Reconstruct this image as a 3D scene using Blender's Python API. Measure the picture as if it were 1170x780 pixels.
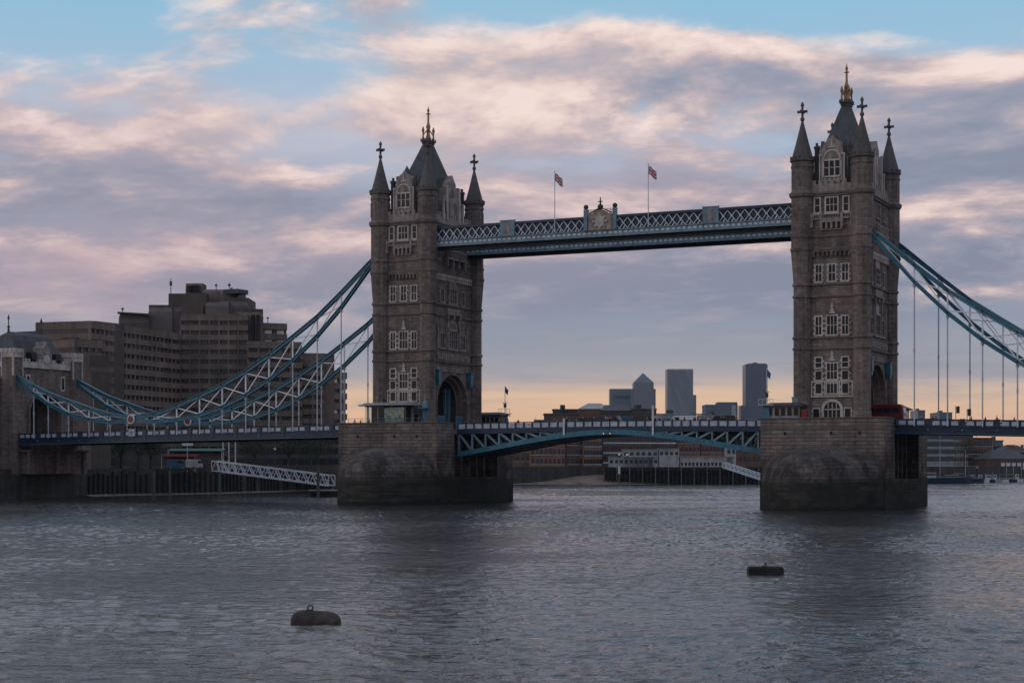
import bpy, bmesh, math, random
from mathutils import Vector, Matrix
R = math.radians
random.seed(7)
SC = bpy.context.scene
COL = SC.collection
for o in list(bpy.data.objects):
    bpy.data.objects.remove(o)

# ------------------------------------------------------------------ camera
CX, CY, CZ, YAW, FPX, HY = 157.785, -292.331, 7.75, 0.446, 1953.35, 527.6
cam = bpy.data.cameras.new('camera')
cam_o = bpy.data.objects.new('camera', cam)
COL.objects.link(cam_o)
cam_o.location = (CX, CY, CZ)
cam_o.rotation_euler = (R(90), 0, YAW)
cam.sensor_width = 36
cam.lens = FPX / 1170 * 36
cam.shift_y = (HY - 390) / 1170
cam.clip_start = 1
cam.clip_end = 30000
SC.camera = cam_o

# ------------------------------------------------------------------ exposure
SC.view_settings.view_transform = 'Standard'
SC.view_settings.look = 'None'
SC.view_settings.gamma = 1
SC.view_settings.exposure = 0
SC.view_settings.use_curve_mapping = False
SC.render.engine = 'CYCLES'
SC.cycles.volume_bounces = 0
SC.cycles.max_bounces = 6

SUN_EL, SUN_AZ = 14, 222      # azimuth clockwise from +y: behind the camera, to its left
# ------------------------------------------------------------------ sun
sl = bpy.data.lights.new('sun', 'SUN')
sl.energy = 0.35
sl.angle = R(14)
sl.color = (1, .86, .76)
so = bpy.data.objects.new('sun', sl)
COL.objects.link(so)
sd = Vector((math.sin(R(SUN_AZ)) * math.cos(R(SUN_EL)), math.cos(R(SUN_AZ)) * math.cos(R(SUN_EL)), math.sin(R(SUN_EL))))
so.rotation_euler = sd.to_track_quat('Z', 'Y').to_euler()
so.location = (0, 0, 200)

def lin(r, g, b):
    f = lambda c: ((c / 255 + .055) / 1.055) ** 2.4 if c > 10 else c / 255 / 12.92
    return (f(r), f(g), f(b), 1)

# ------------------------------------------------------------------ node helper
class NT:
    def __init__(s, tree):
        s.t = tree; s.n = tree.nodes; s.l = tree.links
    def new(s, ty, **kw):
        n = s.n.new(ty)
        for k, v in kw.items(): setattr(n, k, v)
        return n
    def put(s, n, key, v):
        if v is None: return
        if isinstance(v, bpy.types.NodeSocket): s.l.new(v, n.inputs[key])
        else: n.inputs[key].default_value = v
    def m(s, op, a, b=None, c=None, clamp=False):
        n = s.new('ShaderNodeMath', operation=op, use_clamp=clamp)
        s.put(n, 0, a); s.put(n, 1, b); s.put(n, 2, c)
        return n.outputs[0]
    def mix(s, f, a, b, blend='MIX'):
        n = s.new('ShaderNodeMix', data_type='RGBA', blend_type=blend)
        s.put(n, 0, f); s.put(n, 6, a); s.put(n, 7, b)
        return n.outputs[2]
    def noise(s, v, scale, detail=4, rough=.5, dist=0, dim='3D'):
        n = s.new('ShaderNodeTexNoise', noise_dimensions=dim)
        if v is not None: s.put(n, 'Vector', v)
        s.put(n, 'Scale', scale); s.put(n, 'Detail', detail); s.put(n, 'Roughness', rough); s.put(n, 'Distortion', dist)
        return n.outputs['Fac']
    def ramp(s, f, stops, interp='LINEAR'):
        n = s.new('ShaderNodeValToRGB'); r = n.color_ramp; r.interpolation = interp
        while len(r.elements) > 1: r.elements.remove(r.elements[-1])
        r.elements[0].position = stops[0][0]; r.elements[0].color = stops[0][1]
        for p, c in stops[1:]:
            e = r.elements.new(p); e.color = c
        s.put(n, 0, f)
        return n.outputs[0]
    def maprange(s, v, a, b, c=0, d=1, smooth=True):
        n = s.new('ShaderNodeMapRange', interpolation_type='SMOOTHSTEP' if smooth else 'LINEAR')
        s.put(n, 0, v); s.put(n, 1, a); s.put(n, 2, b); s.put(n, 3, c); s.put(n, 4, d)
        return n.outputs[0]
    def mapping(s, v, loc=(0, 0, 0), rot=(0, 0, 0), scale=(1, 1, 1)):
        n = s.new('ShaderNodeMapping'); s.put(n, 0, v)
        n.inputs['Location'].default_value = loc; n.inputs['Rotation'].default_value = rot; n.inputs['Scale'].default_value = scale
        return n.outputs[0]
    def xyz(s, v):
        n = s.new('ShaderNodeSeparateXYZ'); s.put(n, 0, v); return n.outputs
    def cxyz(s, x, y, z):
        n = s.new('ShaderNodeCombineXYZ'); s.put(n, 0, x); s.put(n, 1, y); s.put(n, 2, z); return n.outputs[0]

# ------------------------------------------------------------------ world: dusk sky with broken cloud
world = bpy.data.worlds.new('World')
SC.world = world
world.use_nodes = True
W = NT(world.node_tree)
for n in list(W.n): W.n.remove(n)
tc = W.new('ShaderNodeTexCoord').outputs['Generated']
x, y, z = W.xyz(tc)
cc, ss = math.cos(YAW), math.sin(YAW)
hyp = W.m('SQRT', W.m('ADD', W.m('MULTIPLY', x, x), W.m('MULTIPLY', y, y)))
EL = W.m('MAXIMUM', W.m('DIVIDE', z, hyp), 0.0)             # tangent of the elevation
AZ = W.m('ARCTAN2', W.m('ADD', W.m('MULTIPLY', x, cc), W.m('MULTIPLY', y, ss)),
         W.m('ADD', W.m('MULTIPLY', x, -ss), W.m('MULTIPLY', y, cc)))   # azimuth, 0 to the north-east
def blob(a0, e0, sa, se, amp):
    da = W.m('DIVIDE', W.m('SUBTRACT', AZ, a0), sa); de = W.m('DIVIDE', W.m('SUBTRACT', EL, e0), se)
    q = W.m('ADD', W.m('MULTIPLY', da, da), W.m('MULTIPLY', de, de))
    return W.m('MULTIPLY', W.m('EXPONENT', W.m('MULTIPLY', q, -1.0)), amp)
def addl(l):
    r = l[0]
    for q in l[1:]: r = W.m('ADD', r, q)
    return r
sky = W.new('ShaderNodeTexSky', sky_type='NISHITA', sun_disc=False)
sky.sun_elevation = R(SUN_EL); sky.sun_rotation = R(SUN_AZ)
glow = W.m('EXPONENT', W.m('MULTIPLY', W.m('MULTIPLY', W.m('DIVIDE', AZ, .95), W.m('DIVIDE', AZ, .95)), -1.0))
hi_ = [(.19, lin(134, 142, 164)), (.28, lin(146, 152, 174)), (.38, lin(172, 192, 214)), (.54, lin(142, 190, 218)), (.8, lin(138, 166, 196)), (1, lin(150, 170, 195))]
clearA = W.ramp(W.m('MULTIPLY', EL, 2.0), [(0.0, lin(200, 152, 132)), (.04, lin(234, 184, 142)), (.08, lin(228, 190, 158)), (.10, lin(176, 166, 168)), (.12, lin(154, 154, 166)), (.14, lin(142, 147, 164))] + hi_)
clearB = W.ramp(W.m('MULTIPLY', EL, 2.0), [(0.0, lin(140, 142, 156)), (.14, lin(140, 146, 164))] + hi_)
clear = W.mix(glow, clearB, clearA)
clear = W.mix(.12, clear, W.mix(1.0, sky.outputs[0], (.10, .10, .10, 1), 'MULTIPLY'))
def plane(off, seedloc=(3.1, 1.7, 0), sc=(1.0, 1.15, 1), rot=-30):
    den = W.m('ADD', EL, off)
    a_ = W.m('DIVIDE', x, W.m('MULTIPLY', den, hyp)); b_ = W.m('DIVIDE', y, W.m('MULTIPLY', den, hyp))
    return W.mapping(W.cxyz(a_, b_, 0.0), loc=seedloc, rot=(0, 0, R(rot)), scale=sc)
P0 = plane(.17); P1 = plane(.184)
n0 = W.noise(P0, 1.75, 10, .61, .25)
n1 = W.noise(P1, 1.75, 10, .61, .25)
nb = W.noise(P0, .8, 3, .5, .2)
bias = addl([W.m('MULTIPLY', W.m('SUBTRACT', nb, .5), .50),
             blob(-.27, .25, .06, .03, -.2), blob(-.125, .22, .05, .016, -.12), blob(.03, .272, .06, .014, -.16), blob(-.03, .23, .22, .035, .10), W.m('MULTIPLY', W.maprange(n0, .3, .7), .05),
             blob(.20, .275, .15, .035, -.26), blob(-.115, .175, .06, .014, -.12), blob(.08, .205, .03, .012, -.10), blob(.06, .185, .05, .01, -.06),
             blob(-.02, .215, .08, .04, .12), blob(-.24, .175, .15, .04, .12), blob(.26, .17, .12, .05, .12), blob(.09, .225, .08, .025, .10),
             blob(-.10, .11, .35, .035, .12), blob(0, .065, .7, .02, -.06), blob(.1, .145, .12, .02, .08)])
d0 = W.m('ADD', n0, bias)
mask = W.maprange(d0, .395, .585)
lit = W.m('ADD', W.m('MULTIPLY', W.m('SUBTRACT', n0, n1), 4.2), .52)
lit = W.m('ADD', lit, addl([blob(-.01, .215, .10, .06, .20), blob(-.28, .205, .1, .015, .2), blob(-.15, .25, .10, .02, .16), blob(-.26, .185, .08, .01, .12),
                            blob(.2, .15, .2, .06, -.16), blob(-.2, .158, .16, .018, -.22), blob(.1, .19, .06, .02, .12), W.m('MULTIPLY', W.m('SUBTRACT', EL, .17), 1.2),
                            W.m('MULTIPLY', W.m('SUBTRACT', .56, d0), .9)]), clamp=True)
ccol = W.ramp(lit, [(0, lin(130, 136, 154)), (.3, lin(150, 150, 165)), (.55, lin(184, 168, 172)), (.8, lin(226, 200, 192)), (1, lin(246, 222, 211))])
low = W.maprange(EL, .055, .10)
ccol = W.mix(W.maprange(EL, .26, .5, 0, .8), ccol, lin(172, 194, 222))
ccol = W.mix(low, lin(140, 141, 157), ccol)
streak = W.noise(W.cxyz(W.m('MULTIPLY', AZ, 6.0), W.m('MULTIPLY', EL, 60.0), 0.0), 1.0, 6, .6, .5)
lowmask = W.m('MULTIPLY', W.maprange(streak, .44, .70), W.m('MULTIPLY', W.maprange(EL, .012, .045), .7))
mask = W.m('MULTIPLY', W.m('MAXIMUM', W.m('MULTIPLY', mask, W.maprange(EL, .05, .11)), W.m('MULTIPLY', lowmask, W.m('SUBTRACT', 1.0, low))), .9)
skyc = W.mix(mask, clear, ccol)
vn = W.maprange(W.noise(W.cxyz(W.m('MULTIPLY', AZ, 4.0), W.m('MULTIPLY', EL, 26.0), 4.0), 1.0, 6, .6, .6), .35, .65, .45, 1.2)
veil = W.m('MULTIPLY', addl([blob(-.17, .115, .17, .026, .60), blob(-.27, .09, .12, .03, .3), blob(.05, .16, .10, .03, .35), blob(-.20, .19, .12, .03, .35)]), vn)
skyc = W.mix(veil, skyc, lin(182, 160, 170))
vn2 = W.maprange(W.noise(plane(.17, (7.7, 2.2, 0), (1, 1.3, 1), -20), 1.6, 8, .62, .4), .36, .66, 0, 1)
skyc = W.mix(W.m('MULTIPLY', vn2, addl([blob(-.03, .21, .11, .05, .42), blob(-.2, .20, .12, .02, .35), blob(.09, .23, .10, .02, .3)]), clamp=True), skyc, lin(232, 208, 200))
bg = W.new('ShaderNodeBackground'); W.put(bg, 0, skyc); W.put(bg, 1, 1.08)
wo = W.new('ShaderNodeOutputWorld'); W.l.new(bg.outputs[0], wo.inputs[0])

# ------------------------------------------------------------------ materials
MATS = {}
def newmat(name):
    m = bpy.data.materials.new(name); m.use_nodes = True
    t = NT(m.node_tree); b = t.n['Principled BSDF']
    MATS[name] = m
    return m, t, b
def paint(name, col, rough=.55, var=.25, scale=.8, metal=0, bump=0, spec=.3, dirt=None):
    m, t, b = newmat(name)
    tcn = t.new('ShaderNodeTexCoord').outputs['Object']
    f = t.noise(tcn, scale, 6, .6)
    f2 = t.noise(t.mapping(tcn, scale=(1.5, 1.5, .12)), scale * 1.2, 4, .6)
    k = t.m('ADD', t.m('MULTIPLY', f, .6), t.m('MULTIPLY', f2, .4))
    lo = tuple(c * (1 - var) for c in col[:3]) + (1,); hi = tuple(min(1, c * (1 + var)) for c in col[:3]) + (1,)
    c = t.mix(t.maprange(k, .32, .68), lo, hi)
    if dirt: c = t.mix(t.maprange(f, .56, .7, 0, .8), c, dirt)
    t.put(b, 'Base Color', c); t.put(b, 'Roughness', rough); t.put(b, 'Metallic', metal)
    b.inputs['Specular IOR Level'].default_value = spec
    if bump:
        bn = t.new('ShaderNodeBump'); t.put(bn, 'Height', t.noise(tcn, scale * 4, 5, .6)); bn.inputs['Distance'].default_value = bump
        t.l.new(bn.outputs[0], b.inputs['Normal'])
    return m
def masonry(name, c1, c2, mortar, bw, bh, stain=False, var=.3, msize=.012, bump=.04):
    m, t, b = newmat(name)
    uv = t.new('ShaderNodeTexCoord').outputs['UV']; ob = t.new('ShaderNodeNewGeometry').outputs['Position']
    br = t.new('ShaderNodeTexBrick'); t.put(br, 'Vector', uv)
    br.inputs['Color1'].default_value = c1; br.inputs['Color2'].default_value = c2; br.inputs['Mortar'].default_value = mortar
    br.inputs['Scale'].default_value = 1; br.inputs['Brick Width'].default_value = bw; br.inputs['Row Height'].default_value = bh
    br.inputs['Mortar Size'].default_value = msize; br.inputs['Mortar Smooth'].default_value = .3; br.inputs['Bias'].default_value = 0
    big = t.noise(ob, .16, 6, .6, .3); fine = t.noise(ob, 1.6, 5, .65)
    st = t.noise(t.mapping(ob, scale=(.9, .9, .07)), .8, 5, .6)
    k = t.m('ADD', t.m('MULTIPLY', big, .33), t.m('ADD', t.m('MULTIPLY', fine, .25), t.m('MULTIPLY', st, .42)))
    g = t.maprange(k, .34, .66, 1 - var, 1 + var)
    c = t.mix(1.0, br.outputs[0], t.cxyz(g, g, g), 'MULTIPLY')
    if stain:
        z = t.xyz(ob)[2]
        zz = t.m('ADD', z, t.m('MULTIPLY', t.m('SUBTRACT', t.noise(t.mapping(ob, scale=(.25, .25, 1)), .35, 6, .65), .5), 4.0))
        green = t.mix(t.maprange(t.noise(ob, .45, 5, .65), .35, .65), (.013, .012, .011, 1), (.034, .031, .020, 1))
        pale = t.mix(t.maprange(t.noise(t.mapping(ob, scale=(.12, .12, .9)), 1.0, 4), .5, .62), green, (.045, .040, .031, 1))
        c = t.mix(t.maprange(zz, 3.9, 6.2), pale, c)
        bl = t.maprange(t.noise(t.mapping(ob, scale=(1, 1, .8)), .30, 7, .68, .3), .38, .62)
        c = t.mix(t.m('MULTIPLY', bl, t.maprange(z, 12.0, 7.5, 0, .85)), c, (.022, .020, .019, 1))
        c = t.mix(t.maprange(zz, .3, .9, .8, 0), c, (.008, .009, .007, 1))
    t.put(b, 'Base Color', c); t.put(b, 'Roughness', .85); b.inputs['Specular IOR Level'].default_value = .2
    bn = t.new('ShaderNodeBump'); t.put(bn, 'Height', t.m('ADD', t.m('MULTIPLY', br.outputs['Fac'], -1), fine)); bn.inputs['Distance'].default_value = bump
    t.l.new(bn.outputs[0], b.inputs['Normal'])
    return m
stone = masonry('granite', (.20, .156, .137, 1), (.130, .102, .091, 1), (.060, .051, .047, 1), 1.1, .42, var=.5)
pierstone = masonry('pier_granite', (.185, .148, .131, 1), (.115, .094, .085, 1), (.045, .037, .034, 1), 1.9, .62, stain=True, var=.4, msize=.032, bump=.08)
cutstone = masonry('cutwater_granite', (.145, .118, .105, 1), (.088, .073, .067, 1), (.04, .033, .03, 1), 1.9, .62, stain=True, var=.45, msize=.03, bump=.08)
trim = paint('portland_stone', (.42, .365, .335, 1), .8, .35, .5, bump=.02)
pinktrim = paint('carved_stone', (.235, .19, .172, 1), .8, .45, .9, bump=.06)
coursestone = paint('string_stone', (.13, .11, .1, 1), .85, .3, .6)
slate = masonry('slate', (.105, .105, .11, 1), (.082, .084, .09, 1), (.045, .045, .05, 1), .5, .3, var=.28, msize=.02)
spirestone = masonry('spire_stone', (.12, .108, .104, 1), (.095, .087, .085, 1), (.05, .045, .045, 1), .9, .5, var=.25)
lead = paint('dark_lead', (.04, .042, .045, 1), .6, .3, .8)
gold = paint('gilding', (.25, .145, .07, 1), .5, .3, 2, metal=.3)
glass = paint('dark_glass', (.012, .013, .016, 1), .2, .3, .5, spec=.25)
glassf = paint('far_glass', (.02, .024, .03, 1), .25, .4, .4, spec=.5)
glass_sunlit = paint('pale_sunlit_glass', (.62, .60, .55, 1), .5, .2, .5)  # sun caught on glass, painted as a pale colour
teal = paint('teal_paint', (.032, .135, .19, 1), .45, .3, .7, dirt=(.03, .09, .12, 1))
tealL = paint('light_teal_paint', (.13, .20, .24, 1), .5, .3, .8)
navy = paint('navy_paint', (.012, .028, .055, 1), .45, .3, .7)
white = paint('white_paint', (.50, .52, .54, 1), .5, .2, .8)
panelw = paint('panel_white', (.36, .39, .45, 1), .55, .25, 1.6)
lattw = paint('brace_white', (.62, .65, .68, 1), .5, .2, .8)
offw = paint('weathered_white', (.27, .27, .27, 1), .6, .35, .5, dirt=(.14, .13, .12, 1))
busred = paint('bus_red', (.13, .012, .014, 1), .35, .2, .8)
rod = paint('rod_paint', (.42, .46, .50, 1), .5, .2, .8)
red = paint('red_paint', (.19, .016, .02, 1), .4, .2, .8)
steelbrown = paint('underside_brown', (.055, .045, .04, 1), .7, .35, .5)
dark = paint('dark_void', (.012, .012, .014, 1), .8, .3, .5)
asphalt = paint('asphalt', (.05, .05, .052, 1), .9, .2, 1.5)
pave = paint('pavement', (.16, .155, .15, 1), .9, .2, 1.0)
soil = paint('ground_soil', (.075, .068, .058, 1), .95, .35, .03)
sand = paint('foreshore_sand', (.17, .13, .105, 1), .95, .3, .15)
quay = masonry('quay_stone', (.06, .055, .05, 1), (.045, .042, .038, 1), (.025, .024, .022, 1), 1.6, .5, var=.5)
timber = paint('wet_timber', (.017, .016, .015, 1), .8, .5, 1.2)
timberp = paint('weathered_pile', (.11, .10, .085, 1), .8, .4, .8)
conc = masonry('brown_concrete', (.165, .126, .106, 1), (.14, .108, .092, 1), (.085, .068, .06, 1), 3.2, 2.65, var=.38)
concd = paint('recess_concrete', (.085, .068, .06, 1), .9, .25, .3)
concp = paint('mansard_lead', (.115, .093, .094, 1), .7, .2, .3)
brick = masonry('red_brick', (.27, .14, .095, 1), (.21, .108, .078, 1), (.12, .09, .075, 1), .45, .15, var=.3)
brickd = masonry('dark_brick', (.17, .098, .072, 1), (.14, .08, .062, 1), (.08, .065, .055, 1), .45, .15, var=.3)
greyw = paint('grey_cladding', (.25, .26, .27, 1), .6, .2, .4)
trunkm = paint('bark', (.05, .04, .032, 1), .9, .3, 2)
leafm = paint('foliage', (.035, .045, .02, 1), .8, .5, .6)
skin = paint('skin', (.42, .26, .19, 1), .6, .05, 3)
coat_d = paint('dark_coat', (.02, .02, .025, 1), .8, .2, 3)
coat_b = paint('blue_coat', (.04, .08, .16, 1), .8, .2, 3)
coat_r = paint('red_coat', (.25, .04, .04, 1), .8, .2, 3)
coat_w = paint('pale_coat', (.45, .43, .40, 1), .8, .2, 3)
hairm = paint('hair', (.025, .018, .013, 1), .7, .2, 3)
rubber = paint('rubber', (.02, .02, .02, 1), .8, .1, 3)
rust = paint('rusty_steel', (.042, .033, .029, 1), .75, .5, 1.6, bump=.03, dirt=(.11, .065, .055, 1))
green = paint('green_canvas', (.06, .16, .13, 1), .7, .2, .8)
silver = paint('silver_car_paint', (.35, .37, .4, 1), .3, .05, 1, metal=.3)
bluecar = paint('blue_car_paint', (.03, .07, .13, 1), .3, .05, 1)
blackcar = paint('black_car_paint', (.02, .02, .024, 1), .3, .05, 1)
yellow = paint('yellow_paint', (.5, .36, .07, 1), .5, .1, 1)
lampm, t_, b_ = newmat('lamp_glow')
b_.inputs['Base Color'].default_value = (.9, .8, .6, 1); b_.inputs['Emission Color'].default_value = (1, .8, .55, 1); b_.inputs['Emission Strength'].default_value = .28
glassclear, t_, b_ = newmat('clear_glass')
b_.inputs['Base Color'].default_value = (.75, .82, .82, 1); b_.inputs['Roughness'].default_value = .08
b_.inputs['Transmission Weight'].default_value = .85; b_.inputs['IOR'].default_value = 1.05
# far glass towers with floor lines
def tower_glass(name, a, b_, su, sv, diag=False):
    m, t, b = newmat(name)
    uv = t.new('ShaderNodeTexCoord').outputs['UV']
    br = t.new('ShaderNodeTexBrick'); t.put(br, 'Vector', t.mapping(uv, rot=(0, 0, R(70) if diag else 0)))
    br.inputs['Color1'].default_value = a; br.inputs['Color2'].default_value = b_; br.inputs['Mortar'].default_value = tuple(c * .82 for c in a[:3]) + (1,)
    br.inputs['Scale'].default_value = 1; br.inputs['Brick Width'].default_value = su; br.inputs['Row Height'].default_value = sv; br.inputs['Mortar Size'].default_value = sv * .12
    t.put(b, 'Base Color', br.outputs[0]); t.put(b, 'Roughness', .35)
    return m
twA = tower_glass('skyline_steel', (.11, .125, .15, 1), (.105, .118, .14, 1), 400, 7)
twB = tower_glass('skyline_teal_glass', (.06, .10, .12, 1), (.065, .11, .13, 1), 400, 8)
twC = tower_glass('skyline_pale_lattice', (.16, .18, .21, 1), (.10, .12, .145, 1), 60, 7, True)
twD = tower_glass('skyline_navy_glass', (.055, .07, .10, 1), (.06, .075, .105, 1), 400, 7)

# water
wm, t, b = newmat('river_water')
ob = t.new('ShaderNodeNewGeometry').outputs['Position']
rp = t.mapping(ob, rot=(0, 0, -YAW))
w1 = t.noise(t.mapping(rp, scale=(.8, 1, 1)), .28, 3, .55, .3)
w2 = t.noise(t.mapping(rp, rot=(0, 0, .4), scale=(.85, 1, 1)), 1.15, 4, .62, .3)
w3 = t.noise(t.mapping(rp, rot=(0, 0, -.3)), 3.4, 3, .6, .2)
patch = t.maprange(t.noise(t.mapping(rp, scale=(.3, 1, 1)), .03, 5, .6, .5), .35, .65, .6, 1.3)
h = t.m('ADD', t.m('MULTIPLY', w1, .12), t.m('ADD', t.m('MULTIPLY', t.m('MULTIPLY', w2, patch), .07), t.m('MULTIPLY', t.m('MULTIPLY', w3, patch), .035)))
bn = t.new('ShaderNodeBump'); t.put(bn, 'Height', h); bn.inputs['Distance'].default_value = 2.0; bn.inputs['Strength'].default_value = 1.0
t.l.new(bn.outputs[0], b.inputs['Normal'])
t.put(b, 'Base Color', t.mix(t.noise(rp, .05, 3), (.022, .024, .026, 1), (.032, .031, .031, 1)))
b.inputs['Roughness'].default_value = .06; b.inputs['IOR'].default_value = 1.33; b.inputs['Specular IOR Level'].default_value = .5
# Union flag, drawn from the flag's own UVs
flagm, t, b = newmat('union_flag')
uvx = t.xyz(t.new('ShaderNodeTexCoord').outputs['UV'])
fu = t.m('SUBTRACT', uvx[0], .5); fv = t.m('MULTIPLY', t.m('SUBTRACT', uvx[1], .5), .5)
au = t.m('ABSOLUTE', fu); av = t.m('ABSOLUTE', fv)
mn = t.m('MINIMUM', au, av)
dg = t.m('ABSOLUTE', t.m('SUBTRACT', t.m('MULTIPLY', au, .4472), t.m('MULTIPLY', av, .8944)))
c = t.mix(t.m('LESS_THAN', dg, .05), (.012, .02, .12, 1), (.6, .6, .6, 1))
c = t.mix(t.m('LESS_THAN', dg, .018), c, (.38, .01, .02, 1))
c = t.mix(t.m('LESS_THAN', mn, .083), c, (.6, .6, .6, 1))
c = t.mix(t.m('LESS_THAN', mn, .05), c, (.38, .01, .02, 1))
t.put(b, 'Base Color', c); b.inputs['Roughness'].default_value = .8
# pictorial hoarding on the pavilion
postm, t, b = newmat('mural_print')
uvn = t.new('ShaderNodeTexCoord').outputs['UV']
nn = t.noise(uvn, 1.3, 5, .6, 1.2)
c = t.ramp(nn, [(.34, (.02, .06, .12, 1)), (.44, (.08, .17, .25, 1)), (.5, (.30, .36, .38, 1)), (.55, (.34, .28, .06, 1)), (.60, (.05, .12, .05, 1)), (.68, (.16, .24, .3, 1))])
t.put(b, 'Base Color', c); b.inputs['Roughness'].default_value = .6; b.inputs['Specular IOR Level'].default_value = .1

# ------------------------------------------------------------------ mesh builder
class MB:
    def __init__(s): s.v = []; s.f = []; s.mi = []
    def add(s, vs, fs, mi=0):
        o = len(s.v); s.v += [tuple(p) for p in vs]
        for f in fs: s.f.append([o + i for i in f]); s.mi.append(mi)
        return s
    def box(s, x0, x1, y0, y1, z0, z1, mi=0):
        if x0 > x1: x0, x1 = x1, x0
        if y0 > y1: y0, y1 = y1, y0
        if z0 > z1: z0, z1 = z1, z0
        return s.add([(x0, y0, z0), (x1, y0, z0), (x1, y1, z0), (x0, y1, z0), (x0, y0, z1), (x1, y0, z1), (x1, y1, z1), (x0, y1, z1)],
              [(0, 3, 2, 1), (4, 5, 6, 7), (0, 1, 5, 4), (1, 2, 6, 5), (2, 3, 7, 6), (3, 0, 4, 7)], mi)
    def bar(s, p, q, w, h=None, mi=0, up=(0, 0, 1)):
        h = h or w; p = Vector(p); q = Vector(q); d = (q - p)
        if d.length < 1e-6: return s
        d.normalize(); u = Vector(up)
        if abs(d.dot(u)) > .98: u = Vector((0, 1, 0))
        a = d.cross(u).normalized() * w / 2; b = a.cross(d).normalized() * h / 2
        vs = [c + e for c in (p, q) for e in (-a - b, a - b, a + b, -a + b)]
        return s.add(vs, [(3, 2, 1, 0), (4, 5, 6, 7), (0, 1, 5, 4), (1, 2, 6, 5), (2, 3, 7, 6), (3, 0, 4, 7)], mi)
    def cyl(s, p, q, r0, r1=None, n=8, mi=0):
        r1 = r0 if r1 is None else r1
        p = Vector(p); q = Vector(q); d = (q - p).normalized()
        u = Vector((0, 0, 1)) if abs(d.z) < .98 else Vector((1, 0, 0))
        a = d.cross(u).normalized(); b = a.cross(d).normalized()
        vs = []
        for c, r in ((p, r0), (q, r1)):
            for i in range(n):
                t = 2 * math.pi * (i + .5) / n; vs.append(c + a * math.cos(t) * r + b * math.sin(t) * r)
        fs = [(i, i + n, (i + 1) % n + n, (i + 1) % n) for i in range(n)] + [tuple(range(n)), tuple(range(2 * n - 1, n - 1, -1))]
        return s.add(vs, fs, mi)
    def lathe(s, prof, cx, cy, n=8, mi=0, ph=.5):
        vs = []; fs = []
        for r, z in prof:
            for i in range(n):
                t = 2 * math.pi * (i + ph) / n; vs.append((cx + r * math.cos(t), cy + r * math.sin(t), z))
        for k in range(len(prof) - 1):
            for i in range(n):
                a = k * n + i; b = k * n + (i + 1) % n; fs.append((a, b, b + n, a + n))
        fs.append(tuple(range(n - 1, -1, -1))); m = (len(prof) - 1) * n; fs.append(tuple(range(m, m + n)))
        return s.add(vs, fs, mi)
    def prism(s, poly, axis, a, b, mi=0):
        n = len(poly)
        f = {'z': lambda p, t: (p[0], p[1], t), 'x': lambda p, t: (t, p[0], p[1]), 'y': lambda p, t: (p[0], t, p[1])}[axis]
        vs = [f(p, a) for p in poly] + [f(p, b) for p in poly]
        fs = [(i, (i + 1) % n, (i + 1) % n + n, i + n) for i in range(n)] + [tuple(range(n - 1, -1, -1)), tuple(range(n, 2 * n))]
        return s.add(vs, fs, mi)
    def frustum(s, cx, cy, z0, a0, b0, z1, a1, b1, mi=0):
        vs = [(cx - a0, cy - b0, z0), (cx + a0, cy - b0, z0), (cx + a0, cy + b0, z0), (cx - a0, cy + b0, z0),
              (cx - a1, cy - b1, z1), (cx + a1, cy - b1, z1), (cx + a1, cy + b1, z1), (cx - a1, cy + b1, z1)]
        return s.add(vs, [(0, 3, 2, 1), (4, 5, 6, 7), (0, 1, 5, 4), (1, 2, 6, 5), (2, 3, 7, 6), (3, 0, 4, 7)], mi)

ORG = {}
def build(mb, name, mat, parent=None, off=None, smooth=False, weld=False):
    """one mesh object; coordinates are given in the frame of the thing's authoring origin"""
    o0 = Vector(off) if off is not None else (ORG.get(parent.name, Vector((0, 0, 0))) if parent else Vector((0, 0, 0)))
    me = bpy.data.meshes.new(name)
    me.from_pydata([Vector(p) - o0 for p in mb.v], [], mb.f)
    mats = mat if isinstance(mat, (list, tuple)) else [m for m in [mat] if m]
    for m in mats: me.materials.append(m)
    me.polygons.foreach_set('material_index', mb.mi)
    bm = bmesh.new(); bm.from_mesh(me)
    if weld: bmesh.ops.remove_doubles(bm, verts=bm.verts, dist=1e-4)
    bmesh.ops.recalc_face_normals(bm, faces=bm.faces)
    uvl = bm.loops.layers.uv.new('UVMap')
    for f in bm.faces:
        n = f.normal
        if abs(n.z) > .9:
            for l in f.loops: l[uvl].uv = (l.vert.co.x + o0.x, l.vert.co.y + o0.y)
        else:
            t = Vector((-n.y, n.x, 0)).normalized(); k = math.sqrt(max(.05, 1 - n.z * n.z))
            for l in f.loops: l[uvl].uv = ((l.vert.co + o0).dot(t), (l.vert.co.z + o0.z) / k)
        if smooth: f.smooth = True
    bm.to_mesh(me); bm.free()
    o = bpy.data.objects.new(name, me); COL.objects.link(o)
    if parent:
        o.parent = parent
        ORG[o.name] = o0
    else:
        o.location = o0
    return o
def tag(o, label, cat, group=None, kind=None):
    if label: o['label'] = label
    if cat: o['category'] = cat
    if group: o['group'] = group
    if kind: o['kind'] = kind
    return o
def thing(name, label, cat, loc, group=None, rz=0, local=False):
    o = bpy.data.objects.new(name, None); COL.objects.link(o); o.location = loc; o.rotation_euler = (0, 0, rz); o.empty_display_size = .5
    ORG[o.name] = Vector((0, 0, 0)) if local else Vector(loc)
    return tag(o, label, cat, group)
def copy_tree(o, parent=None):
    c = o.copy(); COL.objects.link(c); c.parent = parent
    for ch in list(o.children): copy_tree(ch, c)
    return c
def at(u, d):
    """ground position of a bearing (in photo pixels) at distance d"""
    k = (u - 585) / FPX
    return CX + (k * cc - ss) * d, CY + (k * ss + cc) * d
def zat(v, d): return CZ + (HY - v) / FPX * d
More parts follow.
